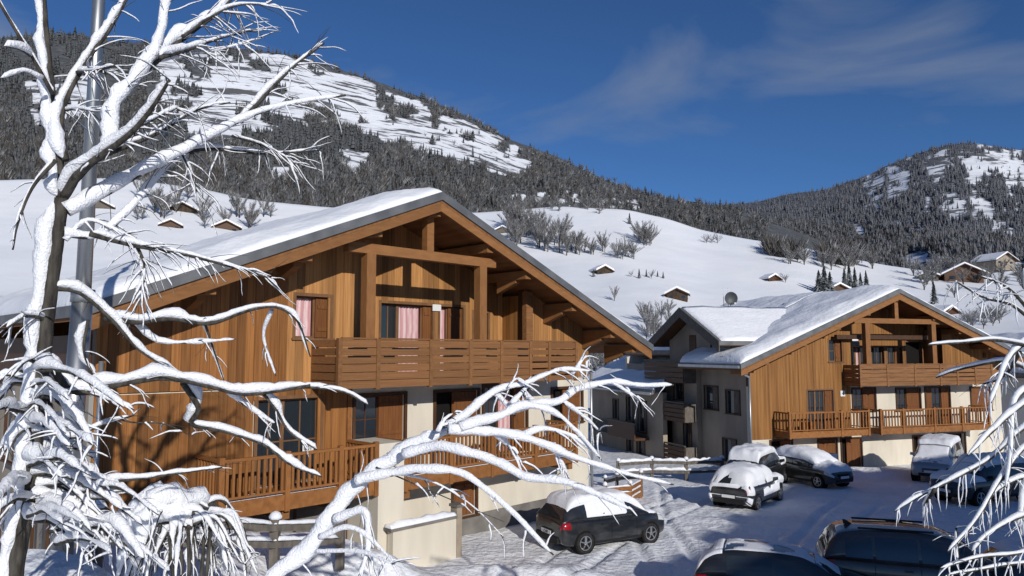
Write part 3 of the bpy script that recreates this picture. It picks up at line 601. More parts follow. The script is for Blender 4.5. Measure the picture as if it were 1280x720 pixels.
wall_cells(B, 'loggia_wall', 'soffit', 7.0, 13.75, 4.05, underB, [e1, e2, e3], 1.2, 1.45)
cladding(B, 'wood_far', 7.0, 13.75, 4.15, underB, [e1, e2, e3], 1.2, .2, single=False, seed=14)
window(B, *e1, [('glass', .3), ('curtain', .12), ('glass', .3), ('glass', .28)], yf=1.2, name='balcony_door', sill=False); window(B, *e2, [('glass', .6), ('shutter', .4)], yf=1.2, name='balcony_door', sill=False); window(B, *e3, [('dark', 1)], yf=1.2, name='balcony_door', sill=False)
for x in (6.98, 13.77): MB().box(x-.12, x+.12, .3, 1.2, 4.1, underB(x)-.1).build('loggia_side', 'wood_far', B)
MB().box(7.0, 13.75, .3, 1.5, 3.98, 4.14).build('loggia_floor', 'wood_rail', B)
for x in (7.1, 11.95): stick('post', 'beam', B, x-.16, x+.16, -1.1, -.82, 4.06, 7.5)
MB().box(6.2, 13.0, -1.1, -.84, 7.5, 7.78).build('tie_beam', 'beam', B)
MB().box(5.5, 12.6, -.5, -.28, 6.62, 6.86).build('lower_beam', 'dark_wood', B)
MB().box(9.12, 9.38, -1.08, -.86, 7.78, zB(BX)-.36).build('king_post', 'beam', B)
for x in (.2, 2.7, 5.0, 7.1, BX, 11.95, 13.9, 16.2, 18.3, -1.1):
    zt = zB(x)-.41; MB().box(x-.14, x+.14, -1.2, -.06, zt-.28, zt).build('purlin', 'beam', B)
for x in (9.3, 15.3, 8.2): MB().cyl((x, 0, 0), (x, 0, .01), .01)
gable_roof(B, BX, 9.45, -1.5, 20.0, SLB, -1.35, 4.5, .42, seed=9, edge_m='zinc', fh=.26, ends=(1, 0))
gable_roof(B, BX, 9.45, .36, 20.0, SLB, 4.62, 15, .42, seed=9, edge_m='zinc', fh=.26, ends=(0, 1), boards=False)
board_balcony(B, 6.3, 16.1, -1.25, 4.02, 5.2, [8.2, 10.2, 12.1, 13.4, 14.8], 5, False, lambda k, i: .05 if k in (3, 4) and i in (1, 2, 3) else (.035 if i == 3 and k != 1 else .012))
balustrade(B, 1.5, 6.75, -1.25, 1.66, 2.72, [4.9], .24, False, fh=.28); balustrade(B, 7.6, 15.7, -1.25, 1.66, 2.72, [9.2, 11.5, 13.6], .24, False, fh=.28)
MB().cyl((-.1, -.12, -.5), (-.1, -.12, 4.6), .06).build('downpipe', 'zinc_light', B, smooth=True)
MB().bar((-.1, -.12, 4.55), (-1.35, -.4, 5.0), .1).build('downpipe_elbow', 'zinc_light', B)
MB().box(5.98, 6.3, -.09, -.06, 3.42, 3.74).build('plate', 'plate', B); text('sign_lettering', '4', .26, 'ink', B, (6.14, -.095, 3.58))
MB().box(17.0, 17.22, -.1, -.06, 5.55, 5.85).build('lamp', 'dark_wood', B)
for x in (2.4, 2.9): MB().box(x, x+.35, -1.15, -.9, 1.42, 2.2).build('balcony_crate', 'wood_rail', B)
# side wall towards the lane, in shade, and the back
SW = [(-.02, 0, 0, 0)]
def side_cells(root, name, m, y0, y1, z0, z1, holes, x0, x1):
    b = MB(); ysb = sorted({y0, y1, *[h[0] for h in holes], *[h[1] for h in holes]})
    for a, c in zip(ysb, ysb[1:]):
        z = z0
        for h in sorted([h for h in holes if h[0] <= (a+c)/2 <= h[1]], key=lambda q: q[2]):
            b.box(x0, x1, a, c, z, h[2]); z = h[3]
        b.box(x0, x1, a, c, z, z1)
    return b.build(name, m, root)
def side_window(root, y0, y1, z0, z1, x=0.0, shut=.45, name='window'):
    f = MB(); f.box(x-.05, x+.02, y0-.07, y0, z0, z1+.07); f.box(x-.05, x+.02, y1, y1+.07, z0, z1+.07); f.box(x-.046, x+.02, y0, y1, z1, z1+.07); f.box(x-.09, x+.02, y0-.1, y1+.1, z0-.06, z0-.002)
    f.box(x+.10, x+.15, (y0+y1)/2-.03, (y0+y1)/2+.03, z0, z1)
    o = f.build(name, 'dark_wood', root); MB().box(x+.13, x+.14, y0, y1, z0, z1).build('pane', 'glass', o); MB().box(x+.25, x+.26, y0, y1, z0, z1).build('room_shade', 'dark', o)
    if shut: MB().box(x+.03, x+.07, y0+.01, y0+(y1-y0)*shut, z0+.02, z1-.02).build('shutter', 'grey_wood', o)
    return o
sh = [(.95, 2.4, -.0, 1.2+.3), (1.0, 2.3, 2.85, 3.9), (3.2, 4.2, 2.75, 4.0)]
for q_ in side_window_later: side_window(A, *q_, x=-17.68, shut=.5)
sh = [(1.3, 2.5, -.15, 1.05), (.9, 2.1, 2.5, 3.75), (2.9, 4.2, 2.6, 3.9)]
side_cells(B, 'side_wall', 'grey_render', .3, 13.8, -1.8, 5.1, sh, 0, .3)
for h in sh: side_window(B, *h, shut=.4)
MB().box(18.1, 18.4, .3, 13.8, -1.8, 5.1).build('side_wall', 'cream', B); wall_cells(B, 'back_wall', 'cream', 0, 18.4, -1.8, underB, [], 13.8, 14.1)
MB().box(-1.62, -1.48, -1.3, 4.45, 5.06, 5.2).build('gutter', 'zinc_light', B)
b = MB()                                              # snow guard on the left eave
for i in range(28): y = -.6+i*.17; b.bar((-1.25, y, 5.2), (-1.25+.05*random.uniform(-1, 1), y+.12*random.uniform(-1, 1), 5.58+.12*random.random()), .03)
b.bar((-1.25, -.7, 5.42), (-1.25, 4.2, 5.42), .04).build('snow_guard', 'dark_wood', B)
# cross wing of the second chalet: gable towards the lane with balconies (its own frame: x along the lane, outward = left)
v2 = Vector((-math.sin(R(19)), math.cos(R(19)), 0)); o2 = Vector((-math.cos(R(19)), -math.sin(R(19)), 0))
WG = thing('gabled_wing', 'grey gabled wing with stacked brown balconies beside the second chalet', 'house', (B0.x, 39.5, 0), R(19))
GY = 4.35; zW = lambda y: 8.5-.52*abs(y-GY)
def gcell(x0, x1, y0, y1, z0, f=lambda y: zW(y)-.3):
    b = MB(); ks = sorted({y0, y1, *([GY] if y0 < GY < y1 else [])})
    for a, c in zip(ks, ks[1:]): b.hexa([(x0, a, z0), (x1, a, z0), (x1, c, z0), (x0, c, z0), (x0, a, f(a)), (x1, a, f(a)), (x1, c, f(c)), (x0, c, f(c))])
    return b
gcell(-.32, -.02, 1.5, 7.2, 5.3).build('gable_wall', 'grey_render', WG)
MB().box(-.32, 3, 1.2, 1.5, 5.3, 6.6).build('side_wall', 'grey_render', WG); MB().box(-.32, 3, 7.2, 7.5, 5.3, 6.7).build('side_wall', 'grey_render', WG)
side_cells(WG, 'wall', 'grey_render', 4.55, 9.2, -1.8, 5.3, [(6.0, 7.0, 3.0, 4.6), (5.2, 6.0, .1, 1.6), (7.4, 8.3, .1, 1.6), (5.0, 6.0, -1.6, .1-.4), (6.9, 8.3, -1.5, -.4)], -.33, -.02)
MB().box(-.36, -.325, 4.5, 5.2, 5.35, 6.9).build('door', 'dark_wood', WG); MB().box(-.36, -.33, 2.9, 3.0, 5.3, 7.4).build('corner_trim', 'dark', WG)
for h in ((6.0, 7.0, 3.0, 4.6), (5.2, 6.0, .1, 1.6), (7.4, 8.3, .1, 1.6)): side_window(WG, *h, x=-.33, shut=0)
for (z0, z1) in ((4.05, 5.4), (1.75, 2.9), (-.75, .4)):
    MB().box(-1.15, -.34, 4.6, 9.2, z0, z0+.14).build('balcony_floor', 'dark_wood', WG)
    for i in range(4):
        h = (z1-z0-.1)/4; MB().box(-1.2, -1.15, 4.6, 9.2, z0+i*h+.02, z0+(i+1)*h-.02).build('balcony_board', 'dark_wood', WG)
    MB().box(-1.22, -1.12, 4.58, 9.22, z1-.06, z1+.02).build('handrail', 'grey_wood', WG); MB().box(-1.15, -.34, 4.55, 4.6, z0+.02, z1-.08).build('side_board', 'grey_wood', WG)
for sgn in (-1, 1):
    e = GY+sgn*3.9
    q = lambda x, y, dz: (x, y, zW(y)+dz)
    MB().hexa([q(-1.5, GY, -.2), q(8, GY, -.2), q(8, e, -.2), q(-1.5, e, -.2), q(-1.5, GY, 0), q(8, GY, 0), q(8, e, 0), q(-1.5, e, 0)]).build('roof', 'zinc', WG); MB().hexa([q(-1.5, GY, -.25), q(8, GY, -.25), q(8, e, -.25), q(-1.5, e, -.25), q(-1.5, GY, -.203), q(8, GY, -.203), q(8, e, -.203), q(-1.5, e, -.203)]).build('soffit', 'dark_wood', WG)
    MB().hexa([q(-1.55, GY, -.55), q(-1.5, GY, -.55), q(-1.5, e, -.55), q(-1.55, e, -.55), q(-1.55, GY, .02), q(-1.5, GY, .02), q(-1.5, e, .02), q(-1.55, e, .02)]).build('bargeboard', 'grey_wood', WG)
    P = [[(-1.35+9.3*i/20, GY+sgn*3.86*j/16, zW(GY+sgn*3.86*j/16)) for j in range(17)] for i in range(21)]
    snow_sheet('roof_snow', WG, P, [[(.07+.10*min(1, i/3.))*(1-.0*j)*(.9+.3*mnoise.noise(Vector((i*.3, j*.3, sgn)))) for j in range(17)] for i in range(21)])
# dish and aerials on the wing's ridge
dv = thing('satellite_dish', 'grey satellite dish standing on the snowy ridge left of the second chalet', 'satellite dish')
dpt = at(914, 373, 46.0)
dv.location = dpt
b = MB(); rings = []
for k in range(6):
    r = .42*k/5; rings.append([(r*math.cos(a)*.98, .10*(1-(k/5)**2), r*math.sin(a)) for a in [6.283*i/24 for i in range(24)]])
b.ring_loft(rings, cap=False); b.build('reflector', 'dish', dv, smooth=True)
MB().cyl((0, .14, -1.1), (0, .14, .1), .035).build('mast', 'zinc_light', dv); MB().bar((0, .05, -.3), (.1, -.4, -.33), .03).build('feed_arm', 'zinc_light', dv); MB().cyl((.1, -.36, -.33), (.1, -.46, -.33), .05).build('feed_horn', 'plate', dv)
for dx, nm in ((-.3, 'left of the two thin aerials beside the satellite dish'), (-.02, 'right of the two thin aerials, just behind the satellite dish')):
    a_ = thing('aerial', nm, 'aerial', (dpt.x+dx, dpt.y+.6, dpt.z-1.0), 0, 'thin aerials by the dish'); MB().cyl((0, 0, 0), (0, 0, 1.75), .025, .015, 6).build('mast', 'zinc_light', a_); MB().bar((-.12, 0, 1.6), (.12, 0, 1.6), .015).build('crossbar', 'zinc_light', a_)
ch = thing('roof_vent', 'short dark vent pipe poking from the second chalet roof snow', 'vent pipe', at(983, 386, 47.0)); MB().cyl((0, 0, -.9), (0, 0, .25), .09).build('pipe', 'dish', ch); MB().box(-.2, .2, -.12, .12, .25, .34).build('cowl', 'dish', ch)
# ------------------------------------------------------------------ lower house behind, between the two chalets
D = thing('house', 'grey rendered house with snowy sloping roof, between the two chalets', 'house', (B0.x, 39.5, 0), R(19))
dx = -1.25
hD = [(10.6, 11.6, 1.3, 2.9), (8.9, 10.0, .75, 2.7), (12.8, 13.6, 1.3, 2.6), (9.2, 10.2, -1.4, .3), (10.8, 11.6, -1.4, .1)]
side_cells(D, 'wall', 'grey_render', 6.9, 17.4, -2.2, 3.4, hD, dx, dx+.3)
for h in hD: side_window(D, *h, x=dx, shut=.35)
MB().box(dx+.31, 4.2, 17.0, 17.4, -2.2, 3.4).build('end_wall', 'grey_render', D); MB().box(dx+.31, 4.2, 9.3, 9.6, -2.2, 3.4).build('end_wall', 'grey_render', D)
MB().box(dx-1.0, dx-.01, 8.6, 12.4, .3, .45).build('balcony_floor', 'dark_wood', D); MB().box(dx-1.06, dx-1.0, 8.6, 12.4, .35, 1.3).build('balcony_front', 'dark_wood', D); MB().box(dx-1.1, dx-.98, 8.55, 12.45, 1.3, 1.4).build('handrail', 'grey_wood', D)
b = MB()
for i in range(20): b.box(dx-1.02, dx-.98, 12.5+i*.15, 12.54+i*.15, .4, 1.3)
b.box(dx-1.03, dx-.97, 12.46, 15.6, 1.3, 1.36).box(dx-1.0, dx-.01, 12.46, 15.5, .3, .4).build('metal_railing', 'dish', D)
zD = lambda x: 3.55+.42*(x-(dx-.9))
MB().hexa([(dx-.9, 6.6, zD(dx-.9)-.25), (4.0, 6.6, zD(4)-.25), (4.0, 18.2, zD(4)-.25), (dx-.9, 18.2, zD(dx-.9)-.25), (dx-.9, 6.6, zD(dx-.9)), (4, 6.6, zD(4)), (4, 18.2, zD(4)), (dx-.9, 18.2, zD(dx-.9))]).build('roof', 'zinc', D)
MB().hexa([(4.01, 9.3, zD(4)-.25), (9, 9.3, zD(4)-2.3), (9, 18.2, zD(4)-2.3), (4.01, 18.2, zD(4)-.25), (4.01, 9.3, zD(4)), (9, 9.3, zD(4)-2.05), (9, 18.2, zD(4)-2.05), (4.01, 18.2, zD(4))]).build('roof', 'zinc', D)
P = [[(dx-.8+4.9*i/24, 6.7+11.4*j/30, zD(dx-.8+4.9*i/24)) for j in range(31)] for i in range(25)]
snow_sheet('roof_snow', D, P, [[.3*min(1, (i+1)/3)*(.8+.4*mnoise.noise(Vector((i*.3, j*.25, 4)))) for j in range(31)] for i in range(25)])
MB().cyl((dx-.98, 6.6, zD(dx-.9)-.2), (dx-.98, 18.2, zD(dx-.9)-.2), .09).build('gutter', 'zinc_light', D, smooth=True)
# ------------------------------------------------------------------ houses at the picture's edges and the block whose shade falls over the car park
def box_house(name, label, cat, loc, rz, L, Wd, h, slope, wm, wins, snow=.35, over=.7, clad=None):
    r = thing(name, label, cat, loc, rz); xa = L/2; za = h+slope*(L/2)
    zt = zfun(lambda x: za-slope*abs(x-xa), xa)
    wall_cells(r, 'wall', wm, 0, L, -3, zt, wins, 0, .3); MB().box(0, .3, .3, Wd, -3, h).build('side_wall', wm, r); MB().box(L-.3, L, .3, Wd, -3, h).build('side_wall', wm, r); wall_cells(r, 'back_wall', wm, 0, L, -3, zt, [], Wd, Wd+.3)
    for q in wins: window(r, *q, [('glass', .5), ('shutter', .5)], tm='dark_wood')
    gable_roof(r, xa, za+.34, -over, L+over, slope, -over, Wd+over, snow, seed=len(label)); return r
box_house('house', 'small grey and orange wood house half hidden behind the left tree', 'house', (-24.5, 27.5, 0), R(20), 8.5, 9, 6.0, .36, 'grey_render', [(1.2, 2.6, 3.6, 5.0), (4.8, 6.2, 3.6, 5.0), (1.2, 2.6, .6, 2.0), (4.8, 6.2, .6, 2.0)])
E_ = box_house('house', 'pale white house at the right edge behind the icy tree', 'house', (34.8, 49.5, -.5), R(8), 9, 10, 5.0, .5, 'white_render', [(.9, 2.2, .5, 1.6), (3.8, 5.6, .4, 1.6), (1.2, 2.4, 3.0, 4.2), (4.4, 5.8, 3.0, 4.2)])
BK = thing('apartment_block', 'tall rendered apartment block beside the car park casting its shade', 'apartment block', (0, 0, 0))
pts = [(12.4, -13), (19.3, -1.3), (26.6, 9.8), (31.5, 11.0), (36, 11.5), (46, 8), (42, -22)]; b = MB(); hB = 11.6
n = len(pts); b.v += [(*p, -1.5) for p in pts]+[(*p, hB) for p in pts]; b.f += [tuple(range(n))[::-1], tuple(range(n, 2*n))]+[(i, (i+1) % n, n+(i+1) % n, n+i) for i in range(n)]
b.build('wall', 'grey_render', BK)
b = MB(); b.v += [(p[0]*1.01, p[1], hB+.003) for p in pts]+[(p[0]*1.01, p[1], hB+.3) for p in pts]; b.f += [tuple(range(n))[::-1], tuple(range(n, 2*n))]+[(i, (i+1) % n, n+(i+1) % n, n+i) for i in range(n)]
b.build('roof_snow', 'snow', BK)
for (p, q) in ((pts[0], pts[1]), (pts[1], pts[2]), (pts[2], pts[3])):
    p = Vector((*p, 0)); q = Vector((*q, 0)); d = (q-p).normalized(); nn = Vector((-d.y, d.x, 0)); L = (q-p).length; k = int(L/3)
    for fl in range(4):
        for i in range(k):
            c = p+d*(L*(i+.5)/k)+nn*.02; z = 1.2+fl*3.1; f = MB(); a_, b2 = c-d*.7, c+d*.7
            f.bar(a_+Vector((0, 0, z)), b2+Vector((0, 0, z)), .1); f.bar(a_+Vector((0, 0, z+1.5)), b2+Vector((0, 0, z+1.5)), .1); f.bar(a_+Vector((0, 0, z)), a_+Vector((0, 0, z+1.5)), .1); f.bar(b2+Vector((0, 0, z)), b2+Vector((0, 0, z+1.5)), .1)
            o = f.build('window', 'dark_wood', BK); g_ = MB(); g_.v = [tuple(a_+Vector((0, 0, z))), tuple(b2+Vector((0, 0, z))), tuple(b2+Vector((0, 0, z+1.5))), tuple(a_+Vector((0, 0, z+1.5)))]; g_.f = [(0, 1, 2, 3)]; g_.build('pane', 'glass', o)
# ================================================================== trees, fences, pole
def resample(pts, step):
    pts = [Vector(p) for p in pts]; P = [pts[0]*2-pts[1]]+pts+[pts[-1]*2-pts[-2]]; out_ = []
    for i in range(1, len(P)-2):
        p0, p1, p2, p3 = P[i-1:i+3]; n = max(2, int((p2-p1).length/step))
        for k in range(n):
            t = k/n; out_.append(.5*((2*p1)+(p2-p0)*t+(2*p0-5*p1+4*p2-p3)*t*t+(3*p1-p0-3*p2+p3)*t**3))
    out_.append(pts[-1]); return out_
def tube(b, pts, rad, k=7, wob=.12, seed=0):
    rings = []; n = len(pts); x = None
    for i, p in enumerate(pts):
        d = (pts[min(i+1, n-1)]-pts[max(i-1, 0)]).normalized()
        if x is None: x = d.cross(Vector((0, 1, .1))).normalized()
        x = (x-d*x.dot(d)).normalized(); y = d.cross(x); r = rad(i/(n-1))
        rings.append([p+(x*math.cos(6.283*j/k)+y*math.sin(6.283*j/k))*r*(1+wob*mnoise.noise(Vector((p.x*9+j, p.z*9, seed)))) for j in range(k)])
    return b.ring_loft(rings)
def snow_tube(b, pts, rad, thick, seed, k=11, side=Vector((-1, -.3, .2)), lump=.4, ragged=.5, wrap=False):
    rings = []; n = len(pts)
    for i, p in enumerate(pts):
        t = i/(n-1); d = (pts[min(i+1, n-1)]-pts[max(i-1, 0)]).normalized(); up = Vector((0, 0, 1)); u = up-d*up.dot(d); steep = 1-min(1, u.length)
        u = (u+side*.9*steep); u = (u-d*u.dot(d)).normalized(); s = d.cross(u).normalized()
        th = thick(t)*(1+ragged*mnoise.noise(Vector((p.x*5, p.z*5, seed*3.1)))+.25*ragged*mnoise.noise(Vector((p.x*17, p.z*17, seed))))
        e = (1 if (wrap and t < .5) else min(1, t/.05, (1-t)/.05)**.5) if 0 < t < 1 else (1 if wrap and t == 0 else .02)
        th = max(.004, th*e); r = rad(t); c = p+u*((th*.16) if wrap else (r*.35+th*.55)); hh = (r*.95+th*.5) if wrap else (th*.62+r*.35); ww = (r*1.0+th*.36) if wrap else (th*.42+r*.85)
        row = []
        for j in range(k):
            a = 6.283*j/k; q = c+(u*math.sin(a)*hh*(1 if math.sin(a) > 0 else .75)+s*math.cos(a)*ww)*max(e, .05)
            q = q+(q-c)*lump*(mnoise.noise(q*7+Vector((seed, 0, 0)))+.5*mnoise.noise(q*22)); row.append(q)
        rings.append(row)
    return b.ring_loft(rings)
def px_path(pp, Y0, Y1):
    n = len(pp)-1; return [at(p[0], p[1], (Y0+(Y1-Y0)*i/n)+(p[2] if len(p) > 2 else 0)) for i, p in enumerate(pp)]
def limb(root, pp, Y0, Y1, r0, r1, s0, s1=None, seed=0, name='branch', bark='bark', snow='snow_branch', step=.045, lump=.4, ragged=.5, sub=None, world=None, side=None, wrap=False):
    """one branch along a path: r in photo pixels at its distance, s its load of snow; the snow is the branch's part"""
    pts = resample(world if world else px_path(pp, Y0, Y1), step); m = (Y0+Y1)/2/FPX; s1 = s0*.45 if s1 is None else s1
    rad = lambda t: max(.003, (r0+(r1-r0)*t)*m); th = lambda t: (s0+(s1-s0)*t)*m
    o = tube(MB(), pts, rad, seed=seed).build(name, bark, root, smooth=True)
    if s0 > 0: snow_tube(MB(), pts, rad, th, seed, lump=lump, ragged=ragged, wrap=wrap, **({'side': side} if side else {})).build('snow', snow, o, smooth=True)
    return pts
def twigs(root, paths, n, l0, l1, r, seed, m='bark', sm='snow_branch', droop=.5, snow=1.6, name='twigs'):
    rs = random.Random(seed); b = MB(); sb = MB()
    for _ in range(n):
        P = rs.choice(paths); i = rs.randrange(len(P)//4, len(P)); p = P[i]; d = (P[min(i+1, len(P)-1)]-P[max(i-1, 0)]).normalized()
        v = (d*rs.uniform(.3, 1)+Vector((rs.uniform(-1, 1), rs.uniform(-.6, .6), rs.uniform(-1, .6)))*.9).normalized(); L = rs.uniform(l0, l1); q = [p.copy()]
        for k in range(5): v = (v+Vector((rs.uniform(-.25, .25), rs.uniform(-.2, .2), rs.uniform(-.25, .15)-droop*.25))).normalized(); q.append(q[-1]+v*L/5)
        rr = lambda t: r*(1-.75*t); tube(b, q, rr, k=4)
        if rs.random() < .8: snow_tube(sb, resample(q, L/9), rr, lambda t: r*snow*(1.4-t), rs.random()*50, k=7, ragged=.9)
    if b.v: b.build(name, m, root, smooth=True, kind='stuff')
    if sb.v: sb.build('twig_snow', sm, root, smooth=True, kind='stuff')
# ---- the tree at the left edge
T1 = thing('tree', 'tall bare tree at the left edge, its fanned branches thick with snow', 'tree', (-4.4, 6.6, gzf(-4.4, 6.6)))
YT = 6.4
rt = T1.location
def L1(*a, **k): k['world'] = [Vector(q)-rt for q in px_path(a[0], a[1], a[2])]; return limb(T1, *a, **k)
tp = [Vector((-4.4, 6.5, rt.z-.3)), at(16, 740, YT), at(38, 610, YT), at(50, 480, YT), at(61, 380, YT), at(71, 300, YT), at(77, 248, YT)]
limb(T1, None, YT, YT, 11, 8, 0, name='trunk', world=[q-rt for q in tp], seed=1)
tpr = resample([q-rt for q in tp], .05)
snow_tube(MB(), tpr[len(tpr)*2//5:], lambda t: 8*YT/FPX, lambda t: 12*YT/FPX, 5, side=Vector((-1.4, -.2, 0)), ragged=.6).build('snow', 'snow_branch', T1, smooth=True)
Pth = []
def LB(pp, dy, r0, r1, s0, s1=None, y0=0, **k):
    s0 *= .66; s1 = None if s1 is None else s1*.66; r0 *= .72; r1 *= .6; k.setdefault('wrap', len(Pth) % 4 == 3); k.setdefault('ragged', .75); k.setdefault('lump', .5); k.setdefault('seed', len(Pth)); Pth.append(L1(pp, YT+y0, YT+y0+dy, r0, r1, s0, s1, **k))
LB([(77, 248), (72, 190), (65, 120), (58, 50), (52, -40)], .2, 9, 5, 15, 9)
LB([(66, 118), (44, 78), (22, 42), (0, 5), (-20, -30)], -.5, 4, 2.5, 4, 3)
LB([(40, 72), (25, 62), (5, 58)], -.3, 2, 1, 12, 10, y0=-.2)
LB([(52, 98), (30, 88), (0, 98)], -.3, 2, 1, 9, 5, y0=-.2)
LB([(80, 246), (100, 215), (135, 188), (165, 165), (190, 135), (212, 100)], -.6, 9, 3, 20, 8, ragged=.35)
LB([(88, 232), (120, 200), (160, 182), (200, 165), (245, 138), (288, 128)], .5, 6, 1.5, 8, 3)
LB([(160, 168), (190, 150), (225, 133)], .5, 3, 1.5, 9, 3, y0=-.3)
LB([(140, 182), (146, 130), (172, 95), (192, 66), (206, 25), (216, -30)], .4, 7, 3, 20, 9, y0=-.2)
LB([(176, 92), (205, 68), (240, 40), (275, 14), (300, -14)], .8, 6, 2, 17, 8)
LB([(200, 72), (235, 62), (275, 48), (315, 38)], 1, 4, 1, 11, 4)
LB([(228, 46), (262, 22), (300, 6), (350, 8)], .6, 3.5, 1, 9, 3, y0=.2)
LB([(190, 76), (225, 70), (280, 60), (325, 48)], .8, 3, 1, 7, 3, y0=.2)
LB([(82, 200), (76, 150), (88, 112), (112, 72), (140, 32), (168, -20)], .5, 6, 3, 17, 9)
LB([(96, 90), (120, 88), (143, 82)], -.2, 3, 2, 9, 6, y0=.2)
LB([(78, 140), (95, 136), (118, 140)], -.3, 2, 1, 7, 4, y0=.2)
LB([(84, 264), (130, 240), (180, 212), (228, 188), (268, 166), (318, 142), (372, 128), (432, 119)], 1.2, 9, 2.5, 14, 4, lump=.3, ragged=.5)
LB([(300, 152), (332, 118), (366, 84), (405, 54)], .4, 5, 2, 9, 4, y0=.9, lump=.25)
LB([(226, 190), (270, 186), (330, 192), (398, 188)], .7, 4, 1.5, 7, 3, y0=.7, lump=.25)
LB([(290, 170), (330, 182), (370, 205)], .5, 2.5, 1, 4, 2, y0=.8)
LB([(80, 292), (120, 294), (158, 266), (188, 232), (212, 205), (240, 190)], .8, 6, 3, 10, 6, lump=.25)
LB([(112, 292), (165, 306), (230, 318), (300, 336), (338, 348)], .9, 5, 2, 7, 3, lump=.25)
LB([(170, 306), (180, 330), (178, 370)], .1, 3, 2, 2, 1, y0=.3)
LB([(225, 188), (238, 215), (246, 240)], .2, 2, 1, 5, 3, y0=.6)
LB([(82, 300), (110, 275), (150, 290), (190, 308)], .3, 4, 2, 4, 2)
LB([(70, 200), (40, 235), (22, 280), (16, 312)], -.2, 4, 2, 4, 2, y0=-.2)
LB([(64, 360), (100, 366), (140, 400), (175, 438), (218, 464)], .6, 5, 2, 14, 6)
LB([(130, 396), (170, 402), (215, 398), (262, 404), (310, 388), (345, 384), (372, 402), (388, 446)], 1.0, 6, 1.5, 14, 4, y0=.3)
LB([(168, 402), (186, 420), (205, 427), (240, 428), (295, 424)], .3, 3, 1, 9, 4, y0=.55)
LB([(60, 400), (35, 395), (8, 410)], -.4, 4, 2, 10, 6)
LB([(56, 440), (90, 488), (150, 480), (205, 472), (260, 482), (310, 492), (388, 482)], .9, 7, 4, 17, 12, lump=.3)
LB([(326, 488), (345, 512), (362, 540), (396, 562)], .3, 3, 1.5, 11, 5, y0=.9)
LB([(285, 490), (312, 510), (345, 530)], .3, 3, 1.5, 8, 4, y0=.8)
LB([(376, 484), (398, 485), (430, 490), (460, 506)], .3, 2.5, 1.5, 8, 5, y0=.88)
LB([(228, 478), (248, 510), (240, 530), (285, 540), (330, 556), (362, 580), (402, 596)], .6, 5, 2, 13, 6, y0=.8)
LB([(52, 470), (80, 545), (125, 532), (165, 520)], .4, 4, 1.5, 11, 8)
LB([(150, 524), (165, 528), (205, 530), (240, 545)], .3, 1.5, .8, 0, y0=.35)
LB([(46, 560), (95, 600), (160, 600), (220, 592), (278, 584)], .8, 3.5, 1.5, 10, 5)
LB([(110, 400), (105, 440), (118, 470)], .1, 3, 2, 12, 8, y0=.3)
LB([(255, 400), (268, 440), (280, 476)], .3, 2.5, 1, 4, 2, y0=.8); LB([(340, 388), (330, 420), (345, 470)], .3, 2, 1, 5, 3, y0=1.1)
# low limbs bowed down under heavy snow
rs = random.Random(21)
for i in range(42):
    x0, y0 = rs.uniform(26, 50), rs.uniform(455, 655); a = rs.choice([-1, 1, 1]); L = rs.choice([rs.uniform(35, 80), rs.uniform(60, 125)])*(1 if a > 0 else .6); dr = rs.uniform(.15, 1.0)
    x1 = x0+a*L*.5; y1 = y0-10+L*.28*dr; x2 = x0+a*L; y2 = min(735, y0+L*.75*dr)
    LB([(x0, y0), ((x0+x1)/2, y0-6+L*.05), (x1, y1), (x2, y2)], rs.uniform(-1.1, .9), 4.5, 1.2, rs.choice([6, 10, 15, 22])*rs.uniform(.8, 1.2), rs.uniform(4, 11), seed=100+i, lump=.6, ragged=.9)
for i in range(9):
    x0 = rs.uniform(60, 120); y0 = rs.uniform(600, 700); L = rs.uniform(50, 110); LB([(x0, y0), (x0+L*.5, y0-rs.uniform(0, 18)), (x0+L, y0+rs.uniform(5, 40))], rs.uniform(-.8, .6), 4, 1.5, rs.uniform(8, 24), rs.uniform(4, 10), seed=200+i, lump=.6, ragged=.9)
twigs(T1, Pth[4:24], 420, .12, .5, .0045, 4, droop=.15, snow=2.2)
twigs(T1, Pth[20:40], 130, .10, .36, .004, 6, droop=.3, snow=2.2)
twigs(T1, Pth[40:], 300, .08, .30, .005, 16, droop=.15, snow=2.6)
# ---- the young tree bowed over in front, buried in snow
T2 = thing('tree', 'young tree bowed to the right under smooth heavy snow, in the centre foreground', 'tree', (-2.4, 7.0, gzf(-2.4, 7)))
YB = 7.2; r2 = T2.location; PB = []
def BB(pp, dy, r0, r1, s0, s1=None, y0=0, name='branch', **k):
    wpts = k.pop('pre', [])+px_path(pp, YB+y0, YB+y0+dy); k['world'] = [q-r2 for q in wpts]; k.setdefault('seed', 300+len(PB)); f_ = .66 if name == 'trunk' else .50; s0 *= f_; s1 = None if s1 is None else s1*f_; r0 *= .8; r1 *= .45; k.setdefault('wrap', True); k.setdefault('lump', .38); k.setdefault('ragged', .5)
    PB.append(limb(T2, pp, YB+y0, YB+y0+dy, r0, r1, s0, s1, name=name, **k))
BB([(340, 735), (385, 690), (420, 642), (446, 608), (490, 578), (525, 556), (572, 534)], .3, 9, 6, 26, 24, name='trunk', pre=[Vector((-2.4, 7.0, r2.z-.2)), at(318, 860, YB)])
BB([(446, 602), (490, 592), (527, 588), (575, 592), (613, 617), (645, 645), (672, 674), (692, 694)], -.4, 5, 2.5, 15, 7)
BB([(505, 570), (540, 560), (566, 562), (613, 575), (661, 598), (706, 603), (750, 620), (790, 638)], -.5, 5, 2.5, 17, 9)
BB([(560, 538), (600, 540), (640, 544), (684, 558), (723, 574), (785, 593), (842, 606)], .6, 5, 2, 16, 5)
BB([(620, 542), (634, 556), (652, 578)], .3, 3, 1.5, 12, 6, y0=.2)
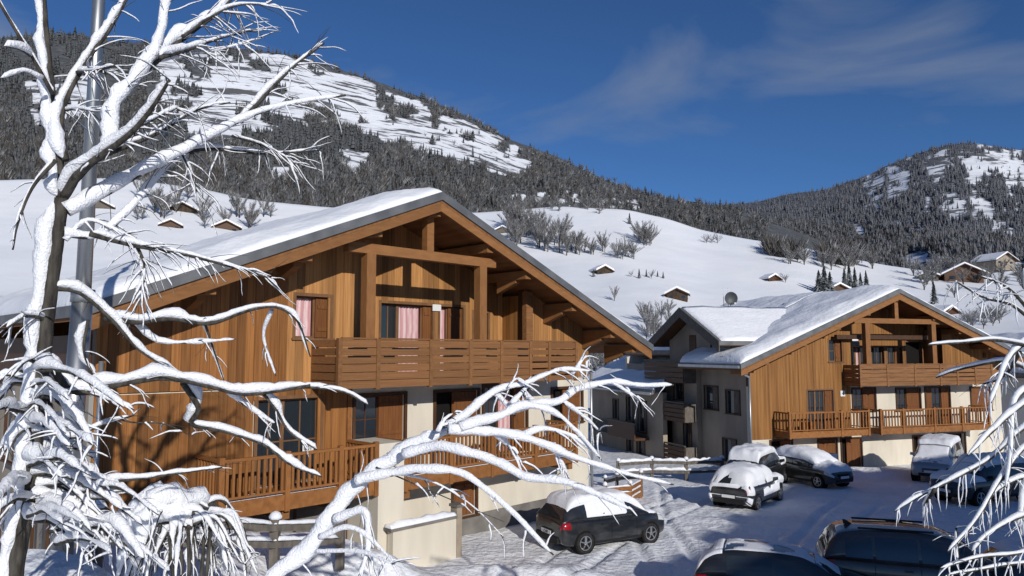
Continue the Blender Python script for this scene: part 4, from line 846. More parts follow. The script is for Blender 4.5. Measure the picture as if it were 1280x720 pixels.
BB([(655, 545), (680, 536), (712, 544), (735, 560), (752, 575)], .4, 3, 1.5, 10, 5, y0=.3)
BB([(575, 536), (600, 528), (627, 520), (656, 508), (692, 516), (722, 541), (750, 573)], .6, 4.5, 2, 15, 5)
BB([(560, 532), (584, 518), (604, 500), (626, 486), (655, 480), (680, 470), (702, 462), (740, 464)], .4, 4.5, 2, 12, 6, y0=.1)
BB([(640, 512), (668, 506), (700, 502), (722, 487), (765, 478), (800, 482), (842, 481)], .9, 4, 2.5, 14, 7, y0=.3)
BB([(700, 500), (718, 512), (736, 526), (750, 540)], .3, 3, 1.2, 8, 4, y0=.6)
BB([(602, 500), (618, 492), (634, 508), (644, 520)], .3, 3, 2, 10, 7, y0=.2)
BB([(640, 506), (655, 488), (668, 474), (688, 464)], .4, 3, 1.2, 8, 4, y0=.3)
BB([(655, 490), (664, 500), (676, 512)], .2, 2.5, 1.5, 8, 5, y0=.4)
BB([(765, 478), (784, 490), (802, 502)], .2, 2.5, 1.2, 7, 4, y0=.9)
BB([(548, 540), (556, 524), (568, 516)], .1, 2.5, 1.5, 6, 5)
BB([(636, 484), (642, 476), (648, 472)], .1, 1.5, 1, 4, 3, y0=.2)
BB([(716, 468), (728, 450), (735, 446), (737, 462)], .2, 2, 1, 5, 3, y0=.5)
BB([(690, 556), (705, 585), (712, 600)], .2, 3, 1.5, 9, 5, y0=.4)
BB([(470, 584), (530, 610), (600, 640), (630, 652)], -.3, 1.4, .7, 0, y0=.1); BB([(480, 590), (540, 602), (590, 632), (630, 672)], -.2, 1.3, .6, 3, 1, y0=.2)
BB([(400, 672), (440, 660), (480, 690), (500, 722)], -.4, 3, 1, 8, 4); BB([(395, 690), (450, 690), (490, 705)], -.5, 2, 1, 8, 6); BB([(420, 650), (455, 640), (462, 680), (450, 722)], -.3, 4, 2, 14, 9)
twigs(T2, PB[:1], 14, .2, .5, .005, 9, droop=.8)
twigs(T2, PB[1:], 120, .10, .40, .0045, 19, droop=.25, snow=3.0)
# ---- iced tree at the right edge
T3 = thing('tree', 'frozen sapling at the right edge, its drooping twigs cased in ice', 'tree', (5.6, 7.0, gzf(5.6, 7))); r3 = T3.location; YI = 7.0; PI_ = []
def IB(pp, dy, r0, r1, s0, s1=None, y0=0, **k):
    wpts = k.pop('pre', [])+px_path(pp, YI+y0, YI+y0+dy); k['world'] = [q-r3 for q in wpts]; k.setdefault('seed', 500+len(PI_)); PI_.append(limb(T3, pp, YI+y0, YI+y0+dy, r0, r1, s0, s1, bark='bark', snow='frost', lump=.35, ragged=.5, **k))
IB([(1345, 735), (1325, 620), (1310, 500), (1292, 400), (1280, 330)], .2, 8, 3, 8, 4, name='trunk', pre=[Vector((5.6, 7.0, r3.z-.2))])
for pp, s_ in (([(1300, 440), (1275, 430), (1240, 425), (1205, 428), (1160, 431)], 4), ([(1300, 470), (1262, 452), (1230, 455), (1195, 463), (1170, 472)], 4), ([(1290, 420), (1262, 448), (1250, 475), (1238, 505)], 5), ([(1310, 500), (1280, 505), (1240, 540), (1210, 570)], 6), ([(1312, 520), (1280, 535), (1235, 575), (1190, 600), (1150, 620), (1118, 640)], 4.5), ([(1168, 612), (1160, 625), (1154, 634)], 3), ([(1312, 540), (1280, 560), (1250, 600), (1220, 650), (1185, 690)], 4), ([(1330, 660), (1280, 690), (1222, 697), (1175, 711)], 3), ([(1335, 700), (1270, 705), (1225, 712), (1184, 719)], 3), ([(1320, 590), (1270, 600), (1240, 620), (1225, 650)], 5), ([(1325, 640), (1280, 645), (1240, 665), (1215, 690)], 5), ([(1196, 700), (1196, 680), (1195, 660)], 2), ([(1290, 400), (1262, 380), (1230, 372), (1195, 352)], 1), ([(1288, 390), (1260, 360), (1225, 345)], 1), ([(1275, 440), (1255, 470), (1230, 480)], 4), ([(1300, 480), (1270, 500), (1265, 560), (1258, 610)], 5), ([(1310, 560), (1285, 600), (1275, 660)], 6)):
    IB(pp, random.Random(len(PI_)).uniform(-.6, .6), 2.6, 1.0, s_, s_*.6)
twigs(T3, PI_[3:], 170, .08, .36, .0035, 33, sm='frost', droop=.8, snow=2.2)
b = MB(); rs = random.Random(77)                       # icicles and frozen drips
for _ in range(70):
    P_ = rs.choice(PI_[3:]); p = rs.choice(P_[len(P_)//4:]); l = rs.uniform(.05, .34); q = [p+Vector((0, 0, .01)), p+Vector((rs.uniform(-.01, .01), 0, -l*.5)), p+Vector((rs.uniform(-.03, .03), 0, -l))]; tube(b, q, lambda t: .010*(1-.85*t), k=5, wob=.5, seed=_)
b.build('icicles', 'frost', T3, smooth=True, kind='stuff')
# ---- drooping shrub under snow, bottom left
so = at(238, 720, 9.2); SH = thing('shrub', 'grey drooping shrub with a snowy crown, at the bottom left under the wooden balcony', 'shrub', (so.x, so.y, gzf(so.x, so.y)))
rs = random.Random(31); top = at(238, 645, 9.2)-SH.location; SHP = []
for i in range(5):
    a = i*1.26; limb(SH, None, 9.2, 9.2, 3, 2, 0, name='stem', world=[Vector((.1*math.cos(a), .1*math.sin(a), -.1)), Vector((.2*math.cos(a), .2*math.sin(a), top.z*.6)), top+Vector((.25*math.cos(a), .25*math.sin(a), -.1))], seed=i)
for i in range(44):
    a = rs.random()*6.283; L = rs.uniform(.25, .85); t0 = top+Vector((rs.uniform(-.2, .2), rs.uniform(-.2, .2), rs.uniform(-.12, .08)))
    q = [t0, t0+Vector((L*.45*math.cos(a), L*.45*math.sin(a), rs.uniform(.0, .10))), t0+Vector((L*.85*math.cos(a), L*.85*math.sin(a), -.2-.3*rs.random())), t0+Vector((L*math.cos(a), L*math.sin(a), -.3-.6*rs.random()))]
    SHP.append(limb(SH, None, 9.2, 9.2, 1.8, .6, rs.choice([0, 3, 9, 24]), 1.0, name='branch', world=q, seed=700+i, lump=.6, ragged=.9))
twigs(SH, SHP, 300, .08, .3, .005, 41, droop=.3, snow=1.5)
# ---- tall metal pole
pb = at(95, 540, 11.5); pt = at(122, -60, 11.5)
PO = thing('metal_pole', 'tall grey galvanised pole rising behind the left tree', 'pole', (pb.x-.15, pb.y, gzf(pb.x, pb.y)-.2))
o_ = PO.location
MB().cyl((0, 0, 0), Vector((pb.x, pb.y, at(95, 372, 11.5).z))-o_, .165, .15, 20).build('base_section', 'pole', PO, smooth=True)
MB().cyl(Vector((pb.x+.0, pb.y, at(95, 372, 11.5).z))-o_, Vector((pb.x+.02, pt.y, pt.z+2))-o_, .115, .082, 20).build('shaft', 'pole', PO, smooth=True)
MB().cyl(Vector((pb.x, pb.y, at(95, 378, 11.5).z))-o_, Vector((pb.x, pb.y, at(95, 362, 11.5).z))-o_, .175, .17, 20).build('collar', 'pole', PO, smooth=True)
z_ = at(95, 520, 11.5).z; MB().box(pb.x-o_.x-.09, pb.x-o_.x+.09, pb.y-o_.y-.185, pb.y-o_.y-.13, z_-o_.z-.2, z_-o_.z+.25).build('access_door', 'zinc_light', PO)
MB().bar(Vector((pb.x, pt.y, pt.z+2))-o_, Vector((pb.x+1.3, pt.y, pt.z+2.3))-o_, .09).build('arm', 'pole', PO); MB().box(pb.x+1.2-o_.x, pb.x+1.8-o_.x, pt.y-o_.y-.13, pt.y-o_.y+.13, pt.z+2.22-o_.z, pt.z+2.36-o_.z).build('lamp_head', 'pole', PO)
# ---- fences
def rail_fence(label, pts, h, rails, m, post_w=.13, snow=.06, group=None, name='fence', thick=.07, rh=.12, cat='fence'):
    r = thing(name, label, cat, pts[0], 0, group); o0 = Vector(pts[0])
    for p in pts:
        q = Vector(p)-o0; MB().box(q.x-post_w/2, q.x+post_w/2, q.y-post_w/2, q.y+post_w/2, q.z-.3, q.z+h+.08).build('post', m, r)
        c = MB(); n = 7; c.ring_loft([[(q.x+math.cos(6.283*i/n)*post_w*k_, q.y+math.sin(6.283*i/n)*post_w*k_, q.z+h+.083+z) for i in range(n)] for k_, z in ((.72, 0), (.8, .05), (.55, .12), (.15, .15))]); c.build('snow_cap', 'snow_branch', r, smooth=True)
    for p, q in zip(pts, pts[1:]):
        p = Vector(p)-o0; q = Vector(q)-o0
        for f in rails:
            a_ = p+Vector((0, -post_w*.5-.04, h*f)); b2 = q+Vector((0, -post_w*.5-.04, h*f)); MB().bar(a_, b2, thick, rh).build('rail', m, r)
            s_ = resample([a_+Vector((0, 0, rh*.5)), b2+Vector((0, 0, rh*.5))], .12); snow_tube(MB(), s_, lambda t: .03, lambda t: snow, p.x*7+f, k=8).build('snow', 'snow_branch', r, smooth=True)
    return r
def gp(px, py, Y): p = at(px, py, Y); return Vector((p.x, p.y, gzf(p.x, p.y)))
fa = [onz(773, 600, -.3), onz(815, 599, -.38), onz(858, 600, -.38), onz(903, 598, -.38)]
rail_fence('pale two rail fence topped with snow in front of the grey house', [(p.x, p.y, -.42) for p in fa], .95, (.45, .92), 'grey_wood', snow=.13, post_w=.16)
rail_fence('short brown plank fence at the corner of the nearest chalet', [(3.65, 29.3, -.15), (4.75, 30.0, -.2), (5.4, 31.4, -.22)], .75, (.3, .6, .9), 'wood_rail', snow=.05)
rail_fence('grey stair rail running down beside the lane behind the brown plank fence', [(5.5, 31.8, -.2), (4.7, 33.4, -.55), (4.4, 35.2, -1.0)], .9, (.35, .9), 'grey_wood', snow=.07)
P1 = at(118, 700, 11.8); P2 = at(215, 700, 13.2); P3 = at(343, 700, 15.0); P4 = at(425, 694, 16.4)
rail_fence('weathered grey rail fence with snowy top rail below the wooden balcony', [(p.x, p.y, p.z) for p in (P1, P2, P3, P4)], .72, (.45, .9), 'grey_wood', snow=.07, post_w=.17, thick=.08)
M['old_wood'] = mat('weathered_brown_wood', (.075, .054, .038), .8, spec=.15, col2=(.045, .032, .023), scale=(1.5, 1.5, .4))
# ---- hillside: huts, houses and trees
def onhill(px, py):
    P_, hit, r = hill.place(np.array([px]), np.array([py])); p = P_[0]
    return Vector(p) if hit[0] else at(px, py, 300)
def hut(px, py, wpx, label, wall='old_wood', turn=20, cat='hut', hh=.55, roofsnow=.5):
    p = onhill(px, py); s = math.hypot(p.x, p.y)/FPX; L = wpx*s*.82; h = L*hh*.5; r = thing(cat.replace(' ', '_'), label, cat, (p.x-L/2, p.y, p.z-.3), R(turn))
    Wd = L*.9; xa = L/2; sl = .5; za = h+sl*L/2; zt = zfun(lambda x: za-sl*abs(x-xa), xa)
    wall_cells(r, 'wall', wall, 0, L, -2, zt, [(L*.42, L*.58, .0, h*.75), (L*.12, L*.28, h*.35, h*.75), (L*.72, L*.88, h*.35, h*.75)], 0, .3); MB().box(L*.42, L*.58, .05, .1, 0, h*.75).build('door', 'dark_wood', r)
    for a_ in (.12, .72): MB().box(L*a_, L*(a_+.16), .06, .12, h*.35, h*.75).build('window', 'glass', r)
    MB().box(0, .3, .3, Wd, -2, h).build('side_wall', wall, r); MB().box(L-.3, L, .3, Wd, -2, h).build('side_wall', wall, r); wall_cells(r, 'back_wall', wall, 0, L, -2, zt, [], Wd, Wd+.3)
    ov = L*.12
    for sg in (-1, 1):
        e = xa+sg*(L/2+ov); q = lambda x, y, dz: (x, y, za-sl*abs(x-xa)+dz)
        MB().hexa([q(xa, -ov, .02), q(e, -ov, .02), q(e, Wd+ov, .02), q(xa, Wd+ov, .02), q(xa, -ov, .3), q(e, -ov, .3), q(e, Wd+ov, .3), q(xa, Wd+ov, .3)]).build('roof', 'dark_wood', r)
        MB().hexa([q(xa, -ov*.9, .303), q(e, -ov*.9, .303), q(e, Wd+ov*.9, .303), q(xa, Wd+ov*.9, .303), q(xa, -ov*.8, .3+roofsnow), q(xa+(e-xa)*.96, -ov*.8, .3+roofsnow), q(xa+(e-xa)*.96, Wd+ov*.8, .3+roofsnow), q(xa, Wd+ov*.8, .3+roofsnow)]).build('roof_snow', 'snow_hill', r)
    return r
hut(757, 343, 25, 'small brown hut with a dark bush, upper one on the snowy hill', hh=.6)
hut(846, 374, 30, 'ochre wooden hut on the lower hill above the grey gable', hh=.6, turn=-15)
hut(628, 292, 22, 'snow roofed hut just above the big chalet roof, beside frosted trees', wall='grey_wood', turn=10)
hut(970, 352, 20, 'dark hut beside a round bush on the right of the hill', wall='dark_wood')
hut(1050, 366, 30, 'long low wooden hut beneath the dark conifer clump', wall='dark_wood', hh=.35, turn=5)
hut(1203, 352, 46, 'broad dark farmhouse below the right mountain woodland', wall='dark_wood', hh=.5, turn=-12, cat='farmhouse')
hut(1160, 350, 22, 'snow topped shed left of the broad dark farmhouse', wall='grey_wood', turn=-20)
hut(1192, 394, 26, 'low snow buried hut just above the second chalet roof', wall='dark_wood', hh=.4)
hut(1262, 330, 34, 'pale long farmhouse high at the right edge of the hillside', wall='grey_render', hh=.4, cat='farmhouse')
hut(212, 285, 26, 'dark hut low on the left meadow behind the tree branches', wall='dark_wood', hh=.45); hut(282, 288, 34, 'dark broad barn at the foot of the wood, left meadow', wall='dark_wood', hh=.4, cat='barn'); hut(226, 266, 40, 'wide low chalet with brown roof edge on the left meadow', wall='old_wood', hh=.3); hut(120, 262, 34, 'grey hut behind the pole on the left meadow', wall='grey_wood', hh=.4)
# conifer and frosted tree prototypes
M['needles'] = forest_mat('frosted_needles', (.026, .031, .030), (.32, .34, .36), .78); M['twig_frost'] = forest_mat('frosted_twigs', (.15, .145, .14), (.66, .67, .69), .50)
def conifer_mesh(seed):
    rs = random.Random(seed); V = []; F = []
    for lv in range(14):
        z = .10+.88*lv/14; rad = .22*(1-lv/14)**.85+.012; n = 9
        for i in range(n):
            a = 6.283*(i+rs.random()*.7)/n; r_ = rad*rs.uniform(.65, 1.1); z0 = z+rs.uniform(-.02, .02); k = len(V); wd = .055*(1-lv/18); ca, sa = math.cos(a), math.sin(a)
            V += [(0, 0, z0+.06), (ca*r_*.55-sa*wd, sa*r_*.55+ca*wd, z0), (ca*r_, sa*r_, z0-.05), (ca*r_*.55+sa*wd, sa*r_*.55-ca*wd, z0), (ca*r_*.5, sa*r_*.5, z0+.035)]
            F += [(k, k+1, k+4), (k+1, k+2, k+4), (k+2, k+3, k+4), (k+3, k, k+4)]
    me = bpy.data.meshes.new('conifer_crown'); me.from_pydata(V, [], F); me.materials.append(M['needles']); return me
def bare_mesh(seed, spread=.42, n=1500, upright=.6, m='twig_frost'):
    rs = random.Random(seed); b = MB(); limbs = []
    for i in range(11):
        a = rs.random()*6.28; z0 = rs.uniform(.08, .35); e = Vector((math.cos(a)*spread*rs.uniform(.4, 1), math.sin(a)*spread*rs.uniform(.4, 1), rs.uniform(.5, 1.0))); limbs.append((Vector((0, 0, z0)), e)); s0 = Vector((0, 0, z0)); b.cyl(s0, s0+(e-s0)*.5, .014, .009, 4); b.cyl(s0+(e-s0)*.5, e, .009, .003, 4)
    for i in range(n):
        s0, e = rs.choice(limbs); p = s0+(e-s0)*rs.uniform(.25, 1); d = (Vector((rs.uniform(-1, 1), rs.uniform(-1, 1), rs.uniform(-.5, 1)+upright)).normalized())*rs.uniform(.05, .17); w_ = Vector((rs.uniform(-1, 1), rs.uniform(-1, 1), 0))*.0065; k = len(b.v); b.v += [tuple(p-w_), tuple(p+w_), tuple(p+d)]; b.f.append((k, k+1, k+2))
    me = bpy.data.meshes.new('bare_crown'); me.from_pydata(b.v, [], b.f); me.materials.append(M[m]); return me
trunk_me = bpy.data.meshes.new('trunk'); tb = MB().cyl((0, 0, -.06), (0, 0, .9), .022, .006, 6); trunk_me.from_pydata(tb.v, [], tb.f); trunk_me.materials.append(M['bark'])
trunk_s = bpy.data.meshes.new('short_trunk'); tb = MB().cyl((0, 0, -.06), (0, 0, .4), .026, .018, 6); trunk_s.from_pydata(tb.v, [], tb.f); trunk_s.materials.append(M['bark'])
CON = [conifer_mesh(i) for i in range(3)]; BAR = [bare_mesh(i) for i in range(4)]; BUS = [bare_mesh(20+i, .62, 1500, .3) for i in range(3)]
def tree_at(px, py, hpx, kind, label, group=None, cat='tree', name=None, wide=1.0):
    p = onhill(px, py); s = math.hypot(p.x, p.y)/FPX*hpx; i = random.randrange(99)
    me, tm = {'conifer': (CON[i % 3], trunk_me), 'bare': (BAR[i % 4], trunk_s), 'bush': (BUS[i % 3], trunk_s)}[kind]
    r = thing(name or {'conifer': 'conifer', 'bare': 'bare_tree', 'bush': 'bush'}[kind], label, cat, (p.x, p.y, p.z-.02*s), random.random()*6.28, group); r.scale = (s*wide, s*wide, s)
    link_mesh('trunk', tm, r); link_mesh('crown', me, r); return r
rs = random.Random(12)
for i in range(30): x = rs.uniform(636, 706); tree_at(x, 310+(x-640)*.13-rs.uniform(0, 26), rs.uniform(26, 44), 'bare', 'bare frosted tree in the dense clump just above the big chalet roof', 'trees in the clump above the chalet roof', wide=1.0)
for i in range(14): x = rs.uniform(708, 756); tree_at(x, 322-(x-708)*.05-rs.uniform(0, 10), rs.uniform(16, 32), 'bare', 'bare grey tree in the sparser row right of the dense clump', 'trees in the sparser row on the hill')
tree_at(787, 280, 15, 'conifer', 'lone small dark conifer near the crest of the snowy hill')
for i in range(9): tree_at(rs.uniform(790, 815), rs.uniform(296, 308), rs.uniform(18, 30), 'bush', 'frosted bush in the patch below the lone conifer', 'bushes below the lone conifer', 'bush')
for i in range(8): tree_at(rs.uniform(768, 800), rs.uniform(318, 327), rs.uniform(14, 26), 'bush', 'grey bush in the lower patch on the mid hill', 'bushes of the lower hill patch', 'bush')
for i in range(3): tree_at(883+i*7, 304, rs.uniform(11, 16), 'bush', 'bush standing alone in the snow on the right shoulder of the hill', 'bushes on the right shoulder', 'bush')
for i, x in enumerate((789, 799, 808, 814, 822, 829)): tree_at(x, 346+(i % 2)*2, (9, 13, 10, 12, 8, 9)[i], 'conifer' if i % 3 else 'bush', 'little dark tree in the short row on the open snow', 'little trees in the short row on the snow')
tree_at(768, 376, 20, 'bare', 'thin leafless tree alone on the snow above the big chalet eave'); tree_at(742, 346, 10, 'conifer', 'small dark conifer touching the upper brown hut', wide=1.3)
for i in range(12): x = rs.uniform(800, 838); tree_at(x, rs.uniform(395, 428), rs.uniform(18, 34), 'bare', 'snow dusted tree in the thicket left of the grey gable', 'trees of the thicket by the grey gable')
for i in range(16): tree_at(rs.uniform(728, 800), rs.uniform(462, 478), rs.uniform(26, 46), 'bare', 'bare frosted tree behind the grey house, under the chalet eave', 'trees behind the grey house')
for i, x in enumerate((1024, 1031, 1038)): tree_at(x, 366, (28, 33, 26)[i], 'conifer', 'grey green conifer of the close trio left of the long hut', 'conifers of the close trio', wide=1.3)
for i, x in enumerate((1056, 1062, 1069, 1076, 1083)): tree_at(x, 361, (26, 30, 26, 20, 22)[i], 'conifer', 'dark conifer in the clump rising behind the long hut', 'conifers behind the long hut')
tree_at(1168, 380, 26, 'conifer', 'single dark conifer right above the second chalet ridge'); tree_at(982, 353, 12, 'bush', 'round dark bush beside the dark hut', None, 'bush', wide=1.3)
for i in range(16): tree_at(rs.uniform(985, 1095), 333+rs.uniform(-6, 6), rs.uniform(14, 26), 'bare', 'grey bare tree in the belt along the right hill rim', 'trees along the right hill rim', wide=1.2)
for i in range(22): tree_at(rs.uniform(1140, 1290), rs.uniform(336, 372), rs.uniform(14, 30), 'bare', 'frosted tree among the farmhouses at the right', 'trees among the farmhouses', wide=1.2)
for i in range(12): tree_at(rs.uniform(1195, 1270), rs.uniform(396, 412), rs.uniform(12, 22), 'bush', 'frosty shrub above the right slope of the second chalet roof', 'shrubs above the second chalet roof', 'shrub')
for i in range(10): tree_at(rs.uniform(640, 760), rs.uniform(258, 268), rs.uniform(9, 18), 'bush', 'snow white bush on the crest below the forest', 'bushes on the hill crest', 'bush', wide=1.3)
for i in range(22): tree_at(rs.uniform(150, 345), rs.uniform(248, 292), rs.uniform(16, 36), 'bare', 'frosted bare tree on the left meadow behind the branches', 'trees on the left meadow', wide=1.1)
# ================================================================== vehicles
def curve(xs_, ys_):
    xs_ = np.array(xs_, float); ys_ = np.array(ys_, float); h = np.diff(xs_); d = np.diff(ys_)/h; m = np.zeros(len(xs_)); m[0] = d[0]; m[-1] = d[-1]
    for i in range(1, len(d)): m[i] = 0 if d[i-1]*d[i] <= 0 else 2*d[i-1]*d[i]/(d[i-1]+d[i])
    def f(x):
        x = min(max(x, xs_[0]), xs_[-1]); i = min(int(np.searchsorted(xs_, x, 'right'))-1, len(h)-1); t = (x-xs_[i])/h[i]
        return float((1+2*t)*(1-t)**2*ys_[i]+t*(1-t)**2*h[i]*m[i]+t*t*(3-2*t)*ys_[i+1]+t*t*(t-1)*h[i]*m[i+1])
    return f
SHAPES = {
 'hatch': dict(L=4.0, lx=[-2.0, -1.94, -1.7, -1.0, 0, .8, 1.2, 1.6, 1.88, 2.0], zb=[.80, .95, .97, .94, .92, .93, .93, .86, .74, .58], zl=[.46, .34, .24, .2, .2, .2, .2, .22, .28, .40], w=[.66, .78, .84, .86, .865, .86, .85, .82, .74, .58],
    cx=[-1.93, -1.72, -1.45, -1.0, -.3, .25, .6, 1.22], zt=[.97, 1.26, 1.42, 1.49, 1.50, 1.46, 1.33, .94], wt=[.62, .60, .60, .61, .62, .60, .58, .62], wb=.80, win=(-1.30, .72), wheels=(-1.22, 1.24), wr=.31, pil=(-.25,)),
 'suv': dict(L=4.5, lx=[-2.25, -2.2, -1.95, -1.0, 0, .9, 1.3, 1.8, 2.12, 2.25], zb=[.95, 1.06, 1.08, 1.06, 1.05, 1.06, 1.06, 1.02, .92, .70], zl=[.5, .36, .3, .27, .27, .27, .27, .3, .34, .46], w=[.74, .84, .89, .91, .915, .91, .90, .88, .80, .66],
    cx=[-2.18, -2.02, -1.8, -1.3, -.4, .35, .75, 1.35], zt=[1.08, 1.42, 1.62, 1.70, 1.72, 1.68, 1.54, 1.07], wt=[.68, .66, .66, .67, .68, .66, .64, .68], wb=.86, win=(-1.75, .85), wheels=(-1.38, 1.42), wr=.35, pil=(-1.1, -.15)),
 'van': dict(L=4.6, lx=[-2.3, -2.26, -2.0, -1.0, 0, 1.0, 1.5, 1.95, 2.2, 2.3], zb=[1.0, 1.1, 1.12, 1.12, 1.12, 1.12, 1.10, 1.02, .88, .66], zl=[.5, .36, .3, .27, .27, .27, .27, .3, .34, .46], w=[.78, .86, .90, .92, .92, .92, .91, .88, .80, .64],
    cx=[-2.26, -2.18, -2.0, -1.3, -.4, .45, .9, 1.75], zt=[1.13, 1.6, 1.80, 1.86, 1.87, 1.82, 1.66, 1.08], wt=[.74, .72, .72, .73, .73, .72, .69, .70], wb=.87, win=(-1.8, 1.1), wheels=(-1.4, 1.5), wr=.33, pil=(-1.0, .1)),
}
def make_car(kind, label, cat, loc, heading, paint, snow=(), plate=None, seed=0, name='car', tilt=0, rack=False):
    q = SHAPES[kind]; root = thing(name, label, cat, loc, heading)
    zb, zl, wd = curve(q['lx'], q['zb']), curve(q['lx'], q['zl']), curve(q['lx'], q['w']); ztop, wtop = curve(q['cx'], q['zt']), curve(q['cx'], q['wt']); c0, c1 = q['cx'][0], q['cx'][-1]
    def body(x, t):      # t 0 bottom edge .. 1 top centre, left half
        a, b_, w_ = zl(x), zb(x), wd(x); h = b_-a
        pts_ = [(0, w_*.80, a), (.08, w_*.94, a+.03*h), (.2, w_*.985, a+.22*h), (.38, w_, a+.5*h), (.55, w_*.985, a+.76*h), (.66, w_*.95, a+.90*h), (.74, w_*.88, a+.985*h), (.85, w_*.5, b_+.018), (1, 0, b_+.03)]
        for k in range(len(pts_)-1):
            if t <= pts_[k+1][0]: f = (t-pts_[k][0])/(pts_[k+1][0]-pts_[k][0]); return Vector((x, pts_[k][1]+(pts_[k+1][1]-pts_[k][1])*f, pts_[k][2]+(pts_[k+1][2]-pts_[k][2])*f))
    def cabin(x, t):
        z0, z1, w1 = zb(x)-.03, ztop(x), wtop(x); w0 = q['wb']*min(1, wd(x)/q['wb']*.97)
        z1 = max(z1, z0+.02); h = z1-z0; k_ = min(1, h/.25); w1 = w0+(w1-w0)*k_
        pts_ = [(0, w0, z0), (.3, w0+(w1-w0)*.45, z0+h*.5), (.55, w1, z0+h*.87), (.63, w1-.045, z0+h*.955), (.72, w1-.13, z0+h*.985), (1, 0, z1+.022*k_)]
        for k in range(len(pts_)-1):
            if t <= pts_[k+1][0]: f = (t-pts_[k][0])/(pts_[k+1][0]-pts_[k][0]); return Vector((x, pts_[k][1]+(pts_[k+1][1]-pts_[k][1])*f, pts_[k][2]+(pts_[k+1][2]-pts_[k][2])*f))
    mir = lambda v, s: Vector((v.x, v.y*s, v.z))
    def normal(fn, x, t):
        e = .02; a = fn(x+e, t)-fn(x-e, t); b_ = fn(x, min(1, t+e))-fn(x, max(0, t-e)); n = b_.cross(a); n = n if n.length > 1e-9 else Vector((0, 0, 1)); n.normalize()
        return n if (n.y+n.z) > 0 else -n
    tsb = [0, .04, .08, .14, .2, .3, .38, .47, .55, .61, .66, .70, .74, .8, .85, .92, 1]; tsc = [0, .15, .3, .43, .55, .59, .63, .675, .72, .8, .9, 1]
    def shell(fn, xa, xb, n, ts, nm, m):
        b = MB(); xx = [xa+(xb-xa)*(.5-.5*math.cos(math.pi*i/n)) for i in range(n+1)]; rings = []
        for x in xx: rings.append([mir(fn(x, t), 1) for t in ts]+[mir(fn(x, t), -1) for t in ts[-2::-1]])
        b.ring_loft(rings, cap=True); return b.build(nm, m, root, smooth=False)
    bd = shell(body, q['lx'][0], q['lx'][-1], 44, tsb, 'body', paint); cb = shell(cabin, c0, c1, 34, tsc, 'cabin', paint)
    for o in (bd, cb):
        me = o.data; me.polygons.foreach_set('use_smooth', [len(p.vertices) < 8 for p in me.polygons])
    def patch(fn, xa, xb, ta, tb, off, nm, m, sides=(1, -1), across=False, nx=14, ntt=8, parent=None, thick=0, ms=None, thr=0, rag=0):
        for s in ([0] if across else sides):
            P = []; T = []
            tt = [ta+(tb-ta)*j/ntt for j in range(ntt+1)]
            seq = [(t, 1) for t in tt]+[(t, -1) for t in tt[-2::-1]] if across else [(t, s) for t in tt]
            for i in range(nx+1):
                x = xa+(xb-xa)*i/nx; rp = []; rt_ = []
                for (t, sg) in seq:
                    p = fn(x, t); nn = normal(fn, x, t); rp.append(mir(p+nn*off, sg)); rt_.append(mir(nn, sg))
                P.append(rp); T.append(rt_)
            if not thick: MB().grid(P).build(nm, m, parent or root, smooth=True)
            else:
                b = MB(); a, c = len(P), len(P[0]); top = []
                for i in range(a):
                    row = []
                    for j in range(c):
                        e = min(i, a-1-i, j, c-1-j); k_ = (0, .62, .88)[e] if e < 3 else 1; p = P[i][j]; nz_ = mnoise.noise(p*1.9+Vector((seed*5.3, 0, 0)))+.5*mnoise.noise(p*5.5+Vector((seed, 3, 0)))
                        h = thick*k_*(1+.6*nz_)+.018*mnoise.noise(p*14)*(thick > .05)
                        if rag and nz_*1.2 < rag-1+.0: h = -.03
                        row.append(p+T[i][j]*h*.6+Vector((0, 0, h*.5)))
                    top.append(row)
                b.grid(top); b.grid([[p-T[i][j]*.015 for j, p in enumerate(r_)] for i, r_ in enumerate(P)], flip=True); b.build(nm, m, parent or root, smooth=True)
    # windows
    wa, wb_ = q['win']; cuts = [wa, *q['pil'], wb_]
    for a, c in zip(cuts, cuts[1:]): patch(cabin, a+.035, c-.035, .06, .50, .006, 'side_window', 'glass', nx=8, ntt=4)
    xf = [x for x in np.linspace(c1, 0, 60) if ztop(x) > zb(x)+.40][0]
    patch(cabin, xf, c1-.06, .60, 1, .006, 'windshield', 'glass', across=True, nx=8, ntt=5)
    xr = [x for x in np.linspace(c0, 0, 80) if ztop(x) > zb(x)+.36][0]; patch(cabin, c0+.03, xr, .62, 1, .006, 'rear_window', 'glass', across=True, nx=6, ntt=5)
